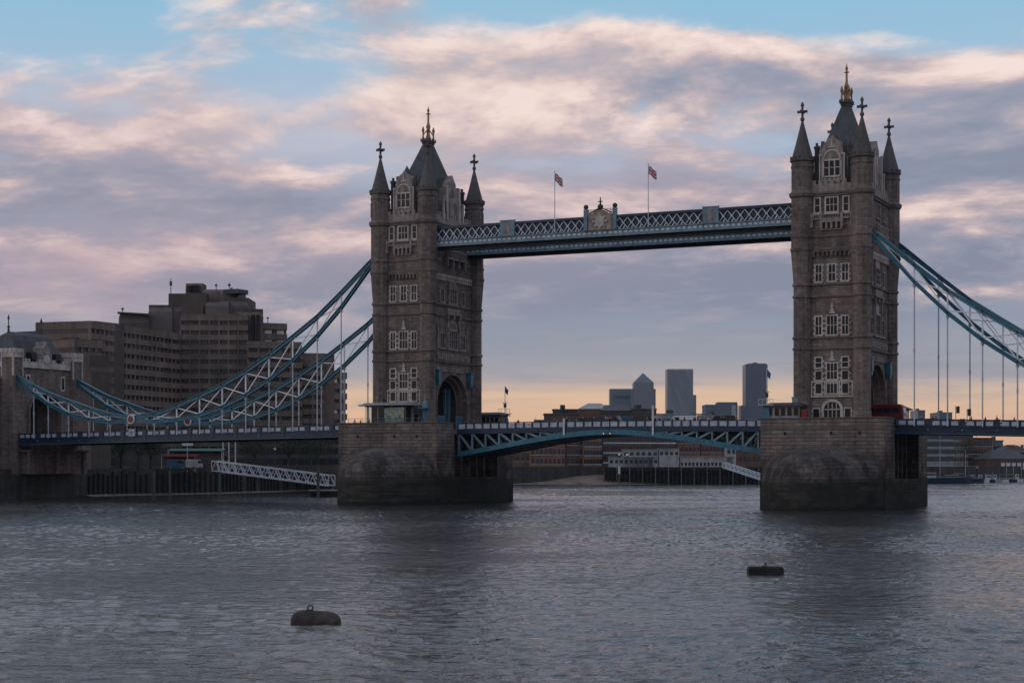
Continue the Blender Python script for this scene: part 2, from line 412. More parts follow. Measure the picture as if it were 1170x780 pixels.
def onY(u, y):
    k = (u - 585) / FPX; t = (y - CY) / (k * ss + cc); return CX + (k * cc - ss) * t, t
def onX(u, x):
    k = (u - 585) / FPX; t = (x - CX) / (k * cc - ss); return CY + (k * ss + cc) * t, t

# ================================================================== SETTING
# water
import numpy as np
def river_mesh():
    """one sheet: a finely modelled wave field between the near bank and the piers, running out flat to the far reaches"""
    rng = np.random.default_rng(11)
    st = .26; NX, NY = 860, 1120
    N = 1200
    kx = np.fft.fftfreq(N, st)[:, None] * 2 * np.pi; ky = np.fft.fftfreq(N, st)[None, :] * 2 * np.pi
    k = np.hypot(kx, ky) + 1e-6; th = np.arctan2(ky, kx)
    spec = np.exp(-(1.3 / k) ** 2) * k ** -1.1 * np.exp(-(k / 11) ** 4) * (.35 + np.cos(th - 1.15) ** 2)
    f = np.fft.fft2(rng.standard_normal((N, N))) * spec
    hgt = np.real(np.fft.ifft2(f))
    gx = np.gradient(hgt, st, axis=0); gy = np.gradient(hgt, st, axis=1)
    hgt *= WAVE_SLOPE / math.sqrt((gx ** 2 + gy ** 2).mean())
    # gusty patches: rougher and calmer water
    sp2 = np.exp(-(k / .18) ** 2); g = np.real(np.fft.ifft2(np.fft.fft2(rng.standard_normal((N, N))) * sp2)); g /= g.std()
    hgt *= np.clip(1 + .38 * g, .3, 2)
    NX = 1000
    bs = [44.0]
    while bs[-1] < 640: bs.append(bs[-1] + .17 + .0009 * (bs[-1] - 44))
    B1 = np.array(bs); NY = len(B1)
    A = np.linspace(-1, 1, NX)[:, None] * (60 + .30 * B1[None, :]); B = np.broadcast_to(B1[None, :], A.shape)
    fi = (A / st) % N; fj = (B / st) % N
    i0 = np.floor(fi).astype(int) % N; j0 = np.floor(fj).astype(int) % N; i1 = (i0 + 1) % N; j1 = (j0 + 1) % N
    tx = fi - np.floor(fi); ty = fj - np.floor(fj)
    Z = hgt[i0, j0] * (1 - tx) * (1 - ty) + hgt[i1, j0] * tx * (1 - ty) + hgt[i0, j1] * (1 - tx) * ty + hgt[i1, j1] * tx * ty
    e1 = np.clip((1 - np.abs(np.linspace(-1, 1, NX)))[:, None] * 30, 0, 1); e2 = np.clip(np.minimum((B1 - 44) / 5, (B1[-1] - B1) / 30), 0, 1)[None, :]
    Z = Z * e1 * e2
    X = CX + A * cc - B * ss; Y = CY + A * ss + B * cc
    v = np.stack([X, Y, Z], -1).reshape(-1, 3)
    idx = np.arange(NX * NY).reshape(NX, NY)
    q = np.stack([idx[:-1, :-1], idx[1:, :-1], idx[1:, 1:], idx[:-1, 1:]], -1).reshape(-1, 4)
    o = len(v)
    big = np.array([(-9000, -3000, 0), (9000, -3000, 0), (9000, 14000, 0), (-9000, 14000, 0)], float)
    v = np.vstack([v, big])
    c = [idx[0, 0], idx[-1, 0], idx[-1, -1], idx[0, -1]]
    ring = np.array([[o, o + 1, c[1], c[0]], [o + 1, o + 2, c[2], c[1]], [o + 2, o + 3, c[3], c[2]], [o + 3, o, c[0], c[3]]])
    q = np.vstack([q, ring])
    me = bpy.data.meshes.new('water')
    me.vertices.add(len(v)); me.vertices.foreach_set('co', v.astype(np.float32).ravel())
    me.loops.add(q.size); me.loops.foreach_set('vertex_index', q.astype(np.int32).ravel())
    me.polygons.add(len(q)); me.polygons.foreach_set('loop_start', np.arange(0, q.size, 4, dtype=np.int32)); me.polygons.foreach_set('loop_total', np.full(len(q), 4, np.int32))
    me.polygons.foreach_set('use_smooth', np.ones(len(q), bool))
    me.materials.append(wm); me.update(); me.validate()
    ob_ = bpy.data.objects.new('water', me); COL.objects.link(ob_); return ob_
WAVE_SLOPE = .088
water = river_mesh(); tag(water, 'choppy grey brown river water running under the bridge', 'river', kind='structure')
# north bank land with a vertical river edge
BANK = [(-3000, -420), (-420, -70), (-112, -33), (-96, -30), (-94.6, -11.5), (-94.6, 12.5), (-94, 30), (-88, 52), (-90, 110), (-98, 240),
        (-84, 262), (-58, 276), (-18, 294), (30, 340), (46, 440), (70, 540), (230, 760), (900, 1400), (8000, 5200)]
mb = MB()
poly = BANK + [(8000, 13900), (-8900, 13900), (-8900, -420)]
n = len(poly)
mb.add([(p[0], p[1], 5.3) for p in poly], [tuple(range(n))])
tag(build(mb, 'ground', soil), 'flat paved and earthen river bank behind the quay walls', 'ground', kind='structure')
mb = MB()
for i in range(len(BANK) - 1):
    a = Vector(BANK[i]); b2 = Vector(BANK[i + 1]); d = (b2 - a).normalized(); nrm = Vector((d.y, -d.x))
    q = [a, b2, b2 - nrm * 1.2, a - nrm * 1.2]
    vs = [(p.x, p.y, -2) for p in q] + [(p.x, p.y, 6.1) for p in q]
    mb.add(vs, [(0, 3, 2, 1), (4, 5, 6, 7), (0, 1, 5, 4), (1, 2, 6, 5), (2, 3, 7, 6), (3, 0, 4, 7)])
qw = thing('quay_wall', 'dark stone river wall running along the far bank', 'quay wall', (-90, 50, 0))
build(mb, 'wall', quay, qw)
mb = MB()
def alongbank(pts, step, fn):
    for i in range(len(pts) - 1):
        a = Vector(pts[i]); b2 = Vector(pts[i + 1]); L = (b2 - a).length; d = (b2 - a) / L; nrm = Vector((d.y, -d.x))
        k = 0
        while k * step < L:
            fn(a + d * (k * step), nrm, d); k += 1
alongbank(BANK[5:9], 1.6, lambda p, nr, d: mb.box(p.x + nr.x * .3 - .17, p.x + nr.x * .3 + .17, p.y + nr.y * .3 - .17, p.y + nr.y * .3 + .17, -2, 4.6 + random.random() * 1.2) if random.random() < .8 else None)
build(mb, 'timber_facing', timber, qw)
# foreshore beaches
def beach(name, label, pts, w, h):
    mb = MB(); top = []; bot = []
    N = 40
    tot = [Vector(p) for p in pts]
    segs = [(tot[i + 1] - tot[i]).length for i in range(len(tot) - 1)]; T = sum(segs)
    for k in range(N + 1):
        s_ = T * k / N; i = 0
        while i < len(segs) - 1 and s_ > segs[i]: s_ -= segs[i]; i += 1
        p = tot[i].lerp(tot[i + 1], s_ / segs[i]); d = (tot[i + 1] - tot[i]).normalized(); nr = Vector((d.y, -d.x))
        e = math.sin(math.pi * min(1, k / N * 1.0)) ** .6; q = k / N
        hh = h(q); ww = w(q)
        for j in range(7):
            t_ = j / 6
            z_ = hh * (1 - t_) ** 1.3 - .25 * t_ + (random.random() - .5) * .06 * (1 - t_)
            mb.v.append((p.x + nr.x * ww * t_ - nr.x * .5 * (1 - t_), p.y + nr.y * ww * t_, z_))
    for k in range(N):
        for j in range(6):
            a = k * 7 + j; mb.f.append([a, a + 7, a + 8, a + 1]); mb.mi.append(0)
    return tag(build(mb, name, sand, smooth=True), label, 'foreshore', kind='structure')
beach('foreshore', 'brown muddy sand bank below the brick warehouses', [(-104, 236), (-84, 262), (-58, 276), (-18, 294)], lambda q: 6 + 8 * math.exp(-((q - .42) / .3) ** 2), lambda q: .5 + 2.7 * math.exp(-((q - .40) / .17) ** 2) + .5 * math.exp(-((q - .7) / .2) ** 2))
beach('foreshore', 'dark mud strip under the quay beside the gangway', [(-94, 12), (-94, 30), (-88, 52), (-90, 110)], lambda q: 3.5, lambda q: .5)

# ================================================================== PIERS
HW, HE = 10.45, 16.2
def pier(loc_label):
    r = thing('bridge_pier', loc_label, 'bridge pier', (0, 0, 0), 'granite river piers of the bridge')
    mb = MB()
    lo = [(-HW - .06, -HE - .05), (HW + .06, -HE - .05), (HW + .06, HE + .05), (-HW - .06, HE + .05)]
    mb.prism(lo, 'z', -4, 4.9)
    notch = [(-HW, -HE), (HW, -HE), (HW, -9.1), (HW - 2.6, -9.1), (HW - 2.6, 9.1), (HW, 9.1), (HW, HE), (-HW, HE), (-HW, 9.1), (-HW + 2.6, 9.1), (-HW + 2.6, -9.1), (-HW, -9.1)]
    mb.prism(notch, 'z', 4.9, 12.9)
    up = [(-HW, -HE), (HW, -HE), (HW, HE), (-HW, HE)]
    mb.prism([(p[0] * .999, p[1] * .999) for p in up], 'z', 12.9, 13.85)
    build(mb, 'wall', pierstone, r)
    # buttress ribs in the recess under the deck
    mb = MB()
    for sx in (-1, 1):
        for yy in (-6.4, -3.2, 0, 3.2, 6.4):
            mb = MB(); mb.box(sx * (HW - 2.6), sx * (HW - 1.5), yy - .45, yy + .45, 4.9, 12.9); build(mb, 'buttress', pierstone, r)
    pass
    # parapet round both ends
    for sy in (-1, 1):
        mb = MB()
        mb.box(-HW + .001, HW - .001, sy * HE * .999, sy * (HE - .6), 13.85, 14.95)
        for sx in (-1, 1): mb.box(sx * HW * .999, sx * (HW - .6), sy * (HE - .6), sy * 9.35, 13.85, 14.95)
        build(mb, 'parapet', pierstone, r)
        mb = MB()
        mb.box(-HW - .14, HW + .14, sy * (HE + .14), sy * (HE - .7), 14.95, 15.12)
        for sx in (-1, 1): mb.box(sx * (HW + .14), sx * (HW - .7), sy * (HE - .7), sy * 9.35, 14.95, 15.12)
        mb.box(-HW - .1, HW + .1, sy * (HE + .1), sy * (HE - .1), 13.3, 13.5)
        build(mb, 'coping', coursestone, r)
    # cutwaters with a rounded hood
    for sy in (-1, 1):
        mb = MB(); L = 12.2; n = 13; rows = []
        plan = []
        for i in range(n):
            t = -1 + 2 * i / (n - 1)
            plan.append((t * HW * .985, L * (1 - abs(t) ** 1.7)))
        levels = [(1.012, -4), (1.012, 4.7), (1.0, 4.9)] + [((1 - t_ ** 2.6) ** (1 / 2.0), 4.9 + 5.5 * t_) for t_ in (.15, .3, .45, .6, .72, .82, .9, .95, .985, .999)]
        for s_, zz in levels: rows.append([(p[0] * s_, sy * (HE - .05 + p[1] * s_), zz) for p in plan])
        for rr in rows: mb.v += rr
        for k in range(len(rows) - 1):
            for i in range(n - 1):
                a = k * n + i; mb.f.append([a, a + 1, a + 1 + n, a + n]); mb.mi.append(0)
        build(mb, 'cutwater', cutstone, r, smooth=True)
    # small dark drain openings
    for px in (-6.2, 1.6, 6.3):
        mb = MB(); mb.box(px - .22, px + .22, -HE - .03, -HE + .3, 12.2, 12.75); build(mb, 'drain_opening', dark, r)
    mb = MB(); mb.box(-HW + .62, HW - .62, -HE + .62, -9.4, 13.85, 13.9); mb.box(-HW + .62, HW - .62, 9.4, HE - .62, 13.85, 13.9)
    build(mb, 'terrace_paving', pave, r)
    return r
pN = pier('granite river pier under the left tower, beside the steel gangway')
pS = copy_tree(pN); pS.location = (82.3, 0, 0); pS['label'] = 'granite river pier under the right tower, nearer the camera'

# ================================================================== TOWERS
PW, PS = 9.75, 5.2    # wall planes: west/east |y|, south/north |x|
def fb(mb, face, a0, a1, z0, z1, o0, o1, mi=0):
    """a box on one face of the tower, a along the face, o outward from the wall plane"""
    if face == 'W': mb.box(a0, a1, -PW - o0, -PW - o1, z0, z1, mi)
    elif face == 'E': mb.box(-a0, -a1, PW + o0, PW + o1, z0, z1, mi)
    elif face == 'S': mb.box(PS + o0, PS + o1, a0, a1, z0, z1, mi)
    else: mb.box(-PS - o0, -PS - o1, -a0, -a1, z0, z1, mi)
def fpoly(mb, face, poly, o0, o1, mi=0):
    if face == 'W': mb.prism(poly, 'y', -PW - o0, -PW - o1, mi)
    elif face == 'E': mb.prism([(-p[0], p[1]) for p in poly], 'y', PW + o0, PW + o1, mi)
    elif face == 'S': mb.prism(poly, 'x', PS + o0, PS + o1, mi)
    else: mb.prism([(-p[0], p[1]) for p in poly], 'x', -PS - o0, -PS - o1, mi)
def window(r, face, c, w, z0, z1, lights=2, rows=2, off=0, mat=None, teeth=True, arch=False, fw=.2):
    mat = mat or trim
    a0, a1 = c - w / 2, c + w / 2
    mb = MB(); q = off
    fb(mb, face, a0 - fw, a0, z0 - fw, z1 + fw, q - .05, q + .2); fb(mb, face, a1, a1 + fw, z0 - fw, z1 + fw, q - .05, q + .2)
    fb(mb, face, a0, a1, z1, z1 + fw, q - .05, q + .2); fb(mb, face, a0 - fw - .05, a1 + fw + .05, z0 - fw - .1, z0, q - .05, q + .27)
    if teeth:
        k = 0; zz = z0
        while zz < z1:
            if k % 2 == 0:
                fb(mb, face, a0 - fw - .22, a0 - fw, zz, zz + .38, q - .05, q + .1); fb(mb, face, a1 + fw, a1 + fw + .22, zz, zz + .38, q - .05, q + .1)
            zz += .42; k += 1
    for i in range(1, lights):
        m_ = a0 + w * i / lights; fb(mb, face, m_ - .06, m_ + .06, z0, z1, q - .04, q + .14)
    for i in range(1, rows):
        m_ = z0 + (z1 - z0) * i / rows; fb(mb, face, a0, a1, m_ - .06, m_ + .06, q - .04, q + .135)
    if arch:
        n = 10; ro = w / 2 + fw; ri = w / 2
        pts = [(c + ro * math.cos(math.pi * i / n), z1 + fw + ro * .9 * math.sin(math.pi * i / n)) for i in range(n + 1)]
        fpoly(mb, face, pts, q - .05, q + .12)
    wo_ = build(mb, 'window', mat, r)
    mb = MB(); fb(mb, face, a0, a1, z0, z1, q - .05, q + .04)
    if arch:
        n = 10
        fpoly(mb, face, [(c + (w / 2 - .1) * math.cos(math.pi * i / n), z1 + fw + (w / 2 - .1) * .8 * math.sin(math.pi * i / n)) for i in range(n + 1)], q + .12, q + .14)
    build(mb, 'pane', glass, wo_)
    return wo_
def archpoly(hw, zs, rise, n=12, pointed=0.0):
    """points of an arch opening from right springing over the crown to the left springing"""
    return [(hw * math.cos(math.pi * i / n), zs + rise * math.sin(math.pi * i / n) ** (1 - pointed)) for i in range(n + 1)]
def make_tower(label):
    r = thing('bridge_tower', label, 'bridge tower', (0, 0, 13.85), 'gothic stone towers of the bridge')
    # ---- walls
    mb = MB()
    def stage(zlo, zhi, hwz, zs, rise, x0, x1):
        ar = archpoly(hwz, zs, rise)
        pl = [(-PW, zlo), (-PW, zhi), (PW, zhi), (PW, zlo)] + [(hwz, zlo)] + ar + [(-hwz, zlo)]
        mb.prism(pl, 'x', x0, x1)
    stage(13.85, 26.8, 5.2, 18.6, 4.9, -3.4, 3.4)
    stage(13.851, 26.799, 5.75, 18.6, 5.35, 3.4, 4.3); stage(13.851, 26.799, 5.75, 18.6, 5.35, -4.3, -3.4)
    stage(13.852, 26.798, 6.3, 18.6, 5.9, 4.3, PS); stage(13.852, 26.798, 6.3, 18.6, 5.9, -PS, -4.3)
    mb.box(-PS + .01, PS - .01, -PW + .01, PW - .01, 26.8, 43.6)
    mb.box(-PS - .22, PS + .22, -PW - .2, PW + .2, 43.6, 53.0)
    mb.box(-PS - .1, PS + .1, -PW - .1, PW + .1, 53.0, 54.0)
    build(mb, 'wall', stone, r)
    # ---- string courses
    for z0, z1, e, m_ in ((26.7, 27.0, .28, coursestone), (28.55, 28.85, .3, coursestone), (35.5, 35.8, .28, coursestone), (37.55, 37.85, .3, coursestone), (43.5, 43.8, .45, coursestone), (45.6, 45.85, .4, coursestone), (52.45, 52.85, .55, coursestone), (52.85, 53.15, .75, coursestone)):
        mb = MB(); mb.box(-PS - e, PS + e, -PW - e, PW + e, z0, z1); build(mb, 'string_course', m_, r)
    for face in 'WESN':
        hw_ = 3.4 if face in 'WE' else 7.9
        mb = MB(); nt = 9 if face in 'WE' else 18
        for i in range(nt):
            c = -hw_ + 2 * hw_ * (i + .5) / nt
            fb(mb, face, c - .2, c + .2, 42.3, 43.4, .0, .38)
        fb(mb, face, -hw_ - .1, hw_ + .1, 43.1, 43.5, 0, .42)
        build(mb, 'corbel_table', trim if face in 'SN' else stone, r)
        # battlement
        mb = MB(); wdt = 3.3 if face in 'WE' else 7.8
        fb(mb, face, -wdt, wdt, 53.15, 54.5, -.25, .3)
        k = -wdt
        while k < wdt - .3:
            fb(mb, face, k, min(k + .62, wdt), 54.5, 55.2, -.25, .3); k += 1.05
        build(mb, 'battlement', pinktrim, r)
    # ---- corner turrets
    for sx in (-1, 1):
        for sy in (-1, 1):
            x0, y0 = sx * 5.1, sy * 9.67
            mb = MB()
            mb.lathe([(1.6, 13.85), (1.6, 16.0), (1.5, 16.2), (1.5, 26.6), (1.68, 26.7), (1.68, 27), (1.5, 27.1), (1.5, 28.4), (1.7, 28.5), (1.7, 28.85), (1.5, 28.95), (1.5, 35.4), (1.68, 35.5), (1.68, 35.8), (1.5, 35.9), (1.5, 37.4), (1.7, 37.5), (1.7, 37.85), (1.5, 38), (1.52, 38.2), (1.7, 40.5), (1.92, 43.2), (2.05, 43.5), (2.05, 43.85), (1.9, 43.95), (1.88, 45.5), (2.0, 45.6), (2.0, 45.9), (1.86, 46), (1.86, 52.3), (2.1, 52.5), (2.25, 52.9), (2.25, 53.2), (1.9, 53.4), (1.84, 53.5), (1.84, 57.3), (1.95, 57.5), (1.95, 57.8), (1.86, 57.9), (1.86, 58.4), (2.1, 58.6)], x0, y0, 12)
            tr = build(mb, 'turret', stone, r)
            mb = MB(); mb.lathe([(2.12, 58.6), (2.12, 58.8), (1.85, 58.95), (1.2, 61.3), (.62, 63.6), (.2, 65.3), (.16, 65.5)], x0, y0, 12)
            for i in range(12):
                t = 2 * math.pi * i / 12
                mb.box(x0 + 1.95 * math.cos(t) - .14, x0 + 1.95 * math.cos(t) + .14, y0 + 1.95 * math.sin(t) - .14, y0 + 1.95 * math.sin(t) + .14, 58.8, 59.35)
            build(mb, 'spire', spirestone, tr)
            mb = MB(); mb.lathe([(.16, 65.3), (.36, 65.6), (.36, 65.9), (.2, 66.1), (.2, 67.9), (.32, 68.1), (.26, 68.35), (.05, 68.7)], x0, y0, 8)
            mb.bar((x0 - .8, y0, 67.05), (x0 + .8, y0, 67.05), .36); mb.bar((x0, y0 - .8, 67.05), (x0, y0 + .8, 67.05), .36)
            for e in (-1, 1): mb.box(x0 + e * .72 - .13, x0 + e * .72 + .13, y0 - .2, y0 + .2, 66.85, 67.25); mb.box(x0 - .2, x0 + .2, y0 + e * .72 - .13, y0 + e * .72 + .13, 66.85, 67.25)
            build(mb, 'finial', spirestone, tr)
            # slit panels on the upper drum, facing out
            mb = MB()
            for i in range(12):
                t = 2 * math.pi * (i) / 12
                p = Vector((x0 + 1.8 * math.cos(t), y0 + 1.8 * math.sin(t), 0)); tg = Vector((-math.sin(t), math.cos(t), 0))
                mb.bar((p.x, p.y, 54.2), (p.x, p.y, 56.9), .16, .1); 
            build(mb, 'panelling', coursestone, tr)
    # ---- west / east faces
    for face in 'WE':
        for c, w_, z0, z1, li, ro in ((-2.25, 1.0, 23.7, 25.3, 1, 2), (2.3, 1.0, 23.7, 25.3, 1, 2), (.05, 1.7, 21.7, 24.3, 3, 2), (-2.25, 1.0, 21.6, 23.0, 1, 1), (2.3, 1.0, 21.6, 23.0, 1, 1),
                              (-2.25, 1.0, 19.3, 20.9, 1, 1), (.05, 1.7, 19.3, 20.9, 3, 1), (2.3, 1.0, 19.3, 20.9, 1, 1), (-2.65, 1.0, 15.3, 16.7, 1, 1), (2.75, 1.0, 15.3, 16.7, 1, 1),
                              (-2.25, 1.0, 29.2, 32.2, 2, 2), (2.3, 1.0, 29.2, 32.2, 2, 2), (.05, 1.7, 29.2, 32.3, 3, 2),
                              (-2.25, 1.0, 38.2, 40.9, 2, 2), (2.3, 1.0, 38.2, 40.9, 2, 2), (.05, 1.1, 38.2, 40.9, 2, 2)):
            window(r, face, c, w_, z0, z1, li, ro)
        for c, w_, li in ((-2.4, .75, 1), (.05, 1.9, 3), (2.5, .75, 1)): window(r, face, c, w_, 49.8, 52.1, li, 2, off=.2, teeth=False, fw=.26)
        mb = MB()
        fb(mb, face, -3.6, 3.7, 21.15, 21.4, 0, .25); fb(mb, face, -3.6, 3.7, 18.65, 18.9, 0, .28)
        for c in (-3.45, -1.2, 1.3, 3.5): fb(mb, face, c - .12, c + .12, 18.9, 21.15, 0, .14)
        build(mb, 'window_ledge', trim, r)
        for z0 in (24.75, 32.75):
            mb = MB(); fb(mb, face, -.45, .55, z0, z0 + .25, 0, .25); fb(mb, face, -.22, .32, z0 + .25, z0 + .8, 0, .2); fb(mb, face, -.08, .18, z0 + .8, z0 + 1.7, 0, .18); fb(mb, face, -.25, .35, z0 + 1.1, z0 + 1.3, 0, .16)
            build(mb, 'carved_finial', trim, r)
        # doorway
        mb = MB(); n = 12
        outer = [(.1 + 1.85 * math.cos(math.pi * i / n), 16.6 + 1.7 * math.sin(math.pi * i / n)) for i in range(n + 1)]
        inner = [(.1 + 1.4 * math.cos(math.pi * (n - i) / n), 16.6 + 1.25 * math.sin(math.pi * (n - i) / n)) for i in range(n + 1)]
        fpoly(mb, face, [(1.95, 13.86)] + outer + [(-1.75, 13.86), (-1.3, 13.86)] + inner + [(1.5, 13.86)], 0, .3)
        dw = build(mb, 'doorway', trim, r)
        mb = MB(); fpoly(mb, face, [(1.5, 13.86)] + inner[::-1] + [(-1.3, 13.86)], .02, .08); build(mb, 'door_leaf', glass, dw)
        mb = MB()
        for q in (-.6, .1, .8): fb(mb, face, q - .07, q + .07, 13.9, 17.6, .08, .16)
        fb(mb, face, -1.3, 1.5, 16.5, 16.7, .08, .17); build(mb, 'door_frame', trim, dw)
        # balcony
        mb = MB(); fb(mb, face, -3.6, 3.7, 48.5, 48.75, .2, .62); fb(mb, face, -3.6, 3.7, 49.25, 49.42, .2, .66)
        k = -3.5
        while k < 3.6:
            fb(mb, face, k, k + .16, 48.75, 49.25, .45, .6); k += .42
        for c in (-3.35, -1.75, 1.85, 3.45): fb(mb, face, c - .22, c + .22, 47.2, 49.6, .2, .75)
        fb(mb, face, -1.9, 2.0, 48.0, 48.5, .2, .72)
        for i in range(5): fb(mb, face, -1.75 + i * .85, -1.45 + i * .85, 46.9, 48.0, .2, .8)
        fb(mb, face, -1.85, 1.95, 46.7, 46.95, .2, .45)
        build(mb, 'balcony', pinktrim, r)
        # stone dormer gable
        g = [(-2.15, 53.2), (-2.15, 59.3), (-1.75, 59.5), (-1.75, 60.3), (-1.35, 61.2), (-.8, 61.9), (-.2, 62.3), (.05, 62.7), (.3, 62.3), (.9, 61.9), (1.45, 61.2), (1.85, 60.3), (1.85, 59.5), (2.25, 59.3), (2.25, 53.2)]
        mb = MB(); fpoly(mb, face, g, -2.6, .1); dm = build(mb, 'dormer', pinktrim, r)
        mb = MB()
        for c in (-.9, .05, 1.0): fb(mb, face, c - .35, c + .35, 55.9, 58.3, .1, .13)
        build(mb, 'pane', glass, dm)
        mb = MB(); fb(mb, face, -1.4, 1.5, 58.35, 58.6, .1, .3); fb(mb, face, -1.4, 1.5, 55.55, 55.85, .1, .34)
        for c in (-1.38, -.42, .52, 1.48): fb(mb, face, c - .09, c + .09, 55.85, 58.35, .1, .26)
        fb(mb, face, -1.4, 1.5, 57.15, 57.27, .1, .2)
        n = 10
        fpoly(mb, face, [(.05 + 1.55 * math.cos(math.pi * i / n), 58.6 + 1.7 * math.sin(math.pi * i / n)) for i in range(n + 1)] + [(.05 + 1.3 * math.cos(math.pi * (n - i) / n), 58.6 + 1.45 * math.sin(math.pi * (n - i) / n)) for i in range(n + 1)], .1, .24)
        build(mb, 'window_frame', trim, dm)
        mb = MB()
        s_ = -1 if face == 'W' else 1
        mb.add([(-1.9, s_ * 9.6, 59.3), (2.0, s_ * 9.6, 59.3), (2.0, s_ * 6.2, 59.3), (-1.9, s_ * 6.2, 59.3), (.05, s_ * 8.6, 63.9)], [(0, 1, 4), (1, 2, 4), (2, 3, 4), (3, 0, 4), (0, 3, 2, 1)])
        mb.box(-2.1, -1.6, s_ * 8.9, s_ * 8.3, 59.3, 61.9); mb.box(1.7, 2.2, s_ * 8.9, s_ * 8.3, 59.3, 61.9)
        build(mb, 'dormer_roof', slate, dm)
        mb = MB()
        for a0_, a1_, z0_, z1_ in ((-2.15, -1.95, 54.6, 59.3), (2.05, 2.25, 54.6, 59.3), (-2.2, -1.5, 59.3, 59.55), (1.6, 2.3, 59.3, 59.55), (-1.5, 1.6, 54.9, 55.1), (-1.62, -1.5, 55.1, 58.6), (1.62, 1.74, 55.1, 58.6), (-.5, .6, 60.6, 60.8), (-.05, .15, 60.8, 62.0)):
            fb(mb, face, a0_, a1_, z0_, z1_, .1, .26)
        for k in range(4): fb(mb, face, -1.2 + k * .72, -.88 + k * .72, 54.95, 55.45, .1, .22)
        build(mb, 'gable_carving', trim, dm)
        for c in (-2.85, 2.9):
            mb = MB(); fb(mb, face, c - .28, c + .28, 53.9, 60.6, -1.4, -.6); fb(mb, face, c - .38, c + .38, 60.6, 61.1, -1.5, -.5); fb(mb, face, c - .16, c + .16, 61.1, 61.7, -1.2, -.8)
            build(mb, 'pinnacle', lead, r)
    # ---- south / north faces
    for face in 'SN':
        for c in (-4.3, 4.3):
            window(r, face, c, 1.8, 29.6, 32.2, 2, 2, mat=pinktrim, fw=.3)
            window(r, face, c, 1.4, 38.3, 40.6, 2, 2, mat=pinktrim, fw=.3)
            window(r, face, c, 1.4, 49.6, 51.9, 2, 2, off=.2, mat=pinktrim, teeth=False)
        window(r, face, 0, 3.2, 29.6, 32.9, 4, 2, mat=pinktrim, fw=.4, off=.1, arch=True)
        window(r, face, 0, 2.8, 38.3, 40.8, 3, 3, mat=pinktrim, fw=.35, off=.1, arch=True)
        window(r, face, 0, 2.2, 49.6, 51.9, 3, 2, off=.2, mat=pinktrim, teeth=False)
        mb = MB()
        fb(mb, face, -6.6, 6.6, 27.1, 28.5, 0, .25)
        k = -6.5
        while k < 6.4:
            fb(mb, face, k, k + .5, 27.3, 28.3, .25, .38); k += .8
        fb(mb, face, -2.9, 2.9, 35.9, 36.2, 0, .7); fb(mb, face, -2.6, 2.6, 36.2, 37.2, 0, .55)
        for c in (-2.4, 0, 2.4): fb(mb, face, c - .25, c + .25, 35.1, 35.9, 0, .6)
        for c in (-2.3, 2.3): fb(mb, face, c - .22, c + .22, 33.2, 35.0, 0, .5)
        for c in (-6.2, -2.7, 2.7, 6.2): fb(mb, face, c - .18, c + .18, 29.2, 34.2, 0, .3)
        fb(mb, face, -6.4, 6.4, 24.9, 25.9, 0, .12)
        k = -6.2
        while k < 6.2:
            fb(mb, face, k, k + .35, 25.0, 25.8, .12, .24); k += .62
        build(mb, 'carved_frieze', pinktrim, r)
        mb = MB(); fb(mb, face, -4.2, 4.2, 46.4, 46.7, .2, 1.2)
        k = -4.1
        while k < 4.1:
            fb(mb, face, k, k + .2, 46.7, 47.9, .95, 1.15); k += .5
        fb(mb, face, -4.2, 4.2, 47.9, 48.15, .85, 1.2)
        for c in (-3.6, -1.2, 1.2, 3.6): fb(mb, face, c - .25, c + .25, 45.0, 46.4, .2, 1.05)
        build(mb, 'balcony', pinktrim, r)
        # gable
        g = [(-4.1, 53.2), (-4.1, 57.4), (-3.6, 57.4), (-3.6, 58.6), (-2.6, 58.8), (-2.6, 60.2), (-1.5, 60.4), (-1.3, 61.4), (-.5, 62.1), (0, 62.9)]
        g = g + [(-p[0], p[1]) for p in g[:-1][::-1]]
        mb = MB(); fpoly(mb, face, g, -1.4, .1); dm = build(mb, 'dormer', pinktrim, r)
        for c in (-4.0, -2.5, 2.5, 4.0):
            mb = MB(); zt = 57.6 if abs(c) > 3 else 60.4; fb(mb, face, c - .22, c + .22, 54, zt, .1, .42); fb(mb, face, c - .3, c + .3, zt, zt + .25, .05, .5)
            build(mb, 'pilaster', trim, dm)
        mb = MB()
        for c in (-2.9, -1.3, 1.3, 2.9): fb(mb, face, c - .42, c + .42, 54.6, 57.6, .1, .13)
        fb(mb, face, -.45, .45, 58.5, 60.2, .1, .13)
        build(mb, 'pane', glass, dm)
        s_ = 1 if face == 'S' else -1
        mb = MB(); mb.add([(s_ * 4.0, -3.6, 57.2), (s_ * 4.0, 3.6, 57.2), (s_ * 3.7, 0, 62.7), (s_ * 1, -3.6, 57.2), (s_ * 1, 3.6, 57.2), (s_ * 1, 0, 62.7)], [(0, 1, 2), (3, 5, 4), (0, 2, 5, 3), (1, 4, 5, 2), (0, 3, 4, 1)])
        build(mb, 'dormer_roof', slate, dm)
        # arch mouldings and lanterns of the portal
        mb = MB()
        for hw_, o_ in ((6.3, 0.0), (5.75, -.9)):
            a = archpoly(hw_, 18.6, hw_ - .4); b3 = archpoly(hw_ + .35, 18.6, hw_ - .05)
            fpoly(mb, face, [(-hw_ - .35, 13.9)] + b3[::-1] + [(hw_ + .35, 13.9), (hw_, 13.9)] + a + [(-hw_, 13.9)], o_, o_ + .16)
        build(mb, 'arch_moulding', stone, r)
        for c in (-6.7, 6.7):
            mb = MB(); fb(mb, face, c - .6, c + .6, 22.9, 25.0, .1, 1.0); fb(mb, face, c - .45, c + .45, 22.3, 22.9, .2, .9); fb(mb, face, c - .7, c + .7, 25.0, 25.25, 0, 1.1)
            build(mb, 'blue_lantern', teal, r)
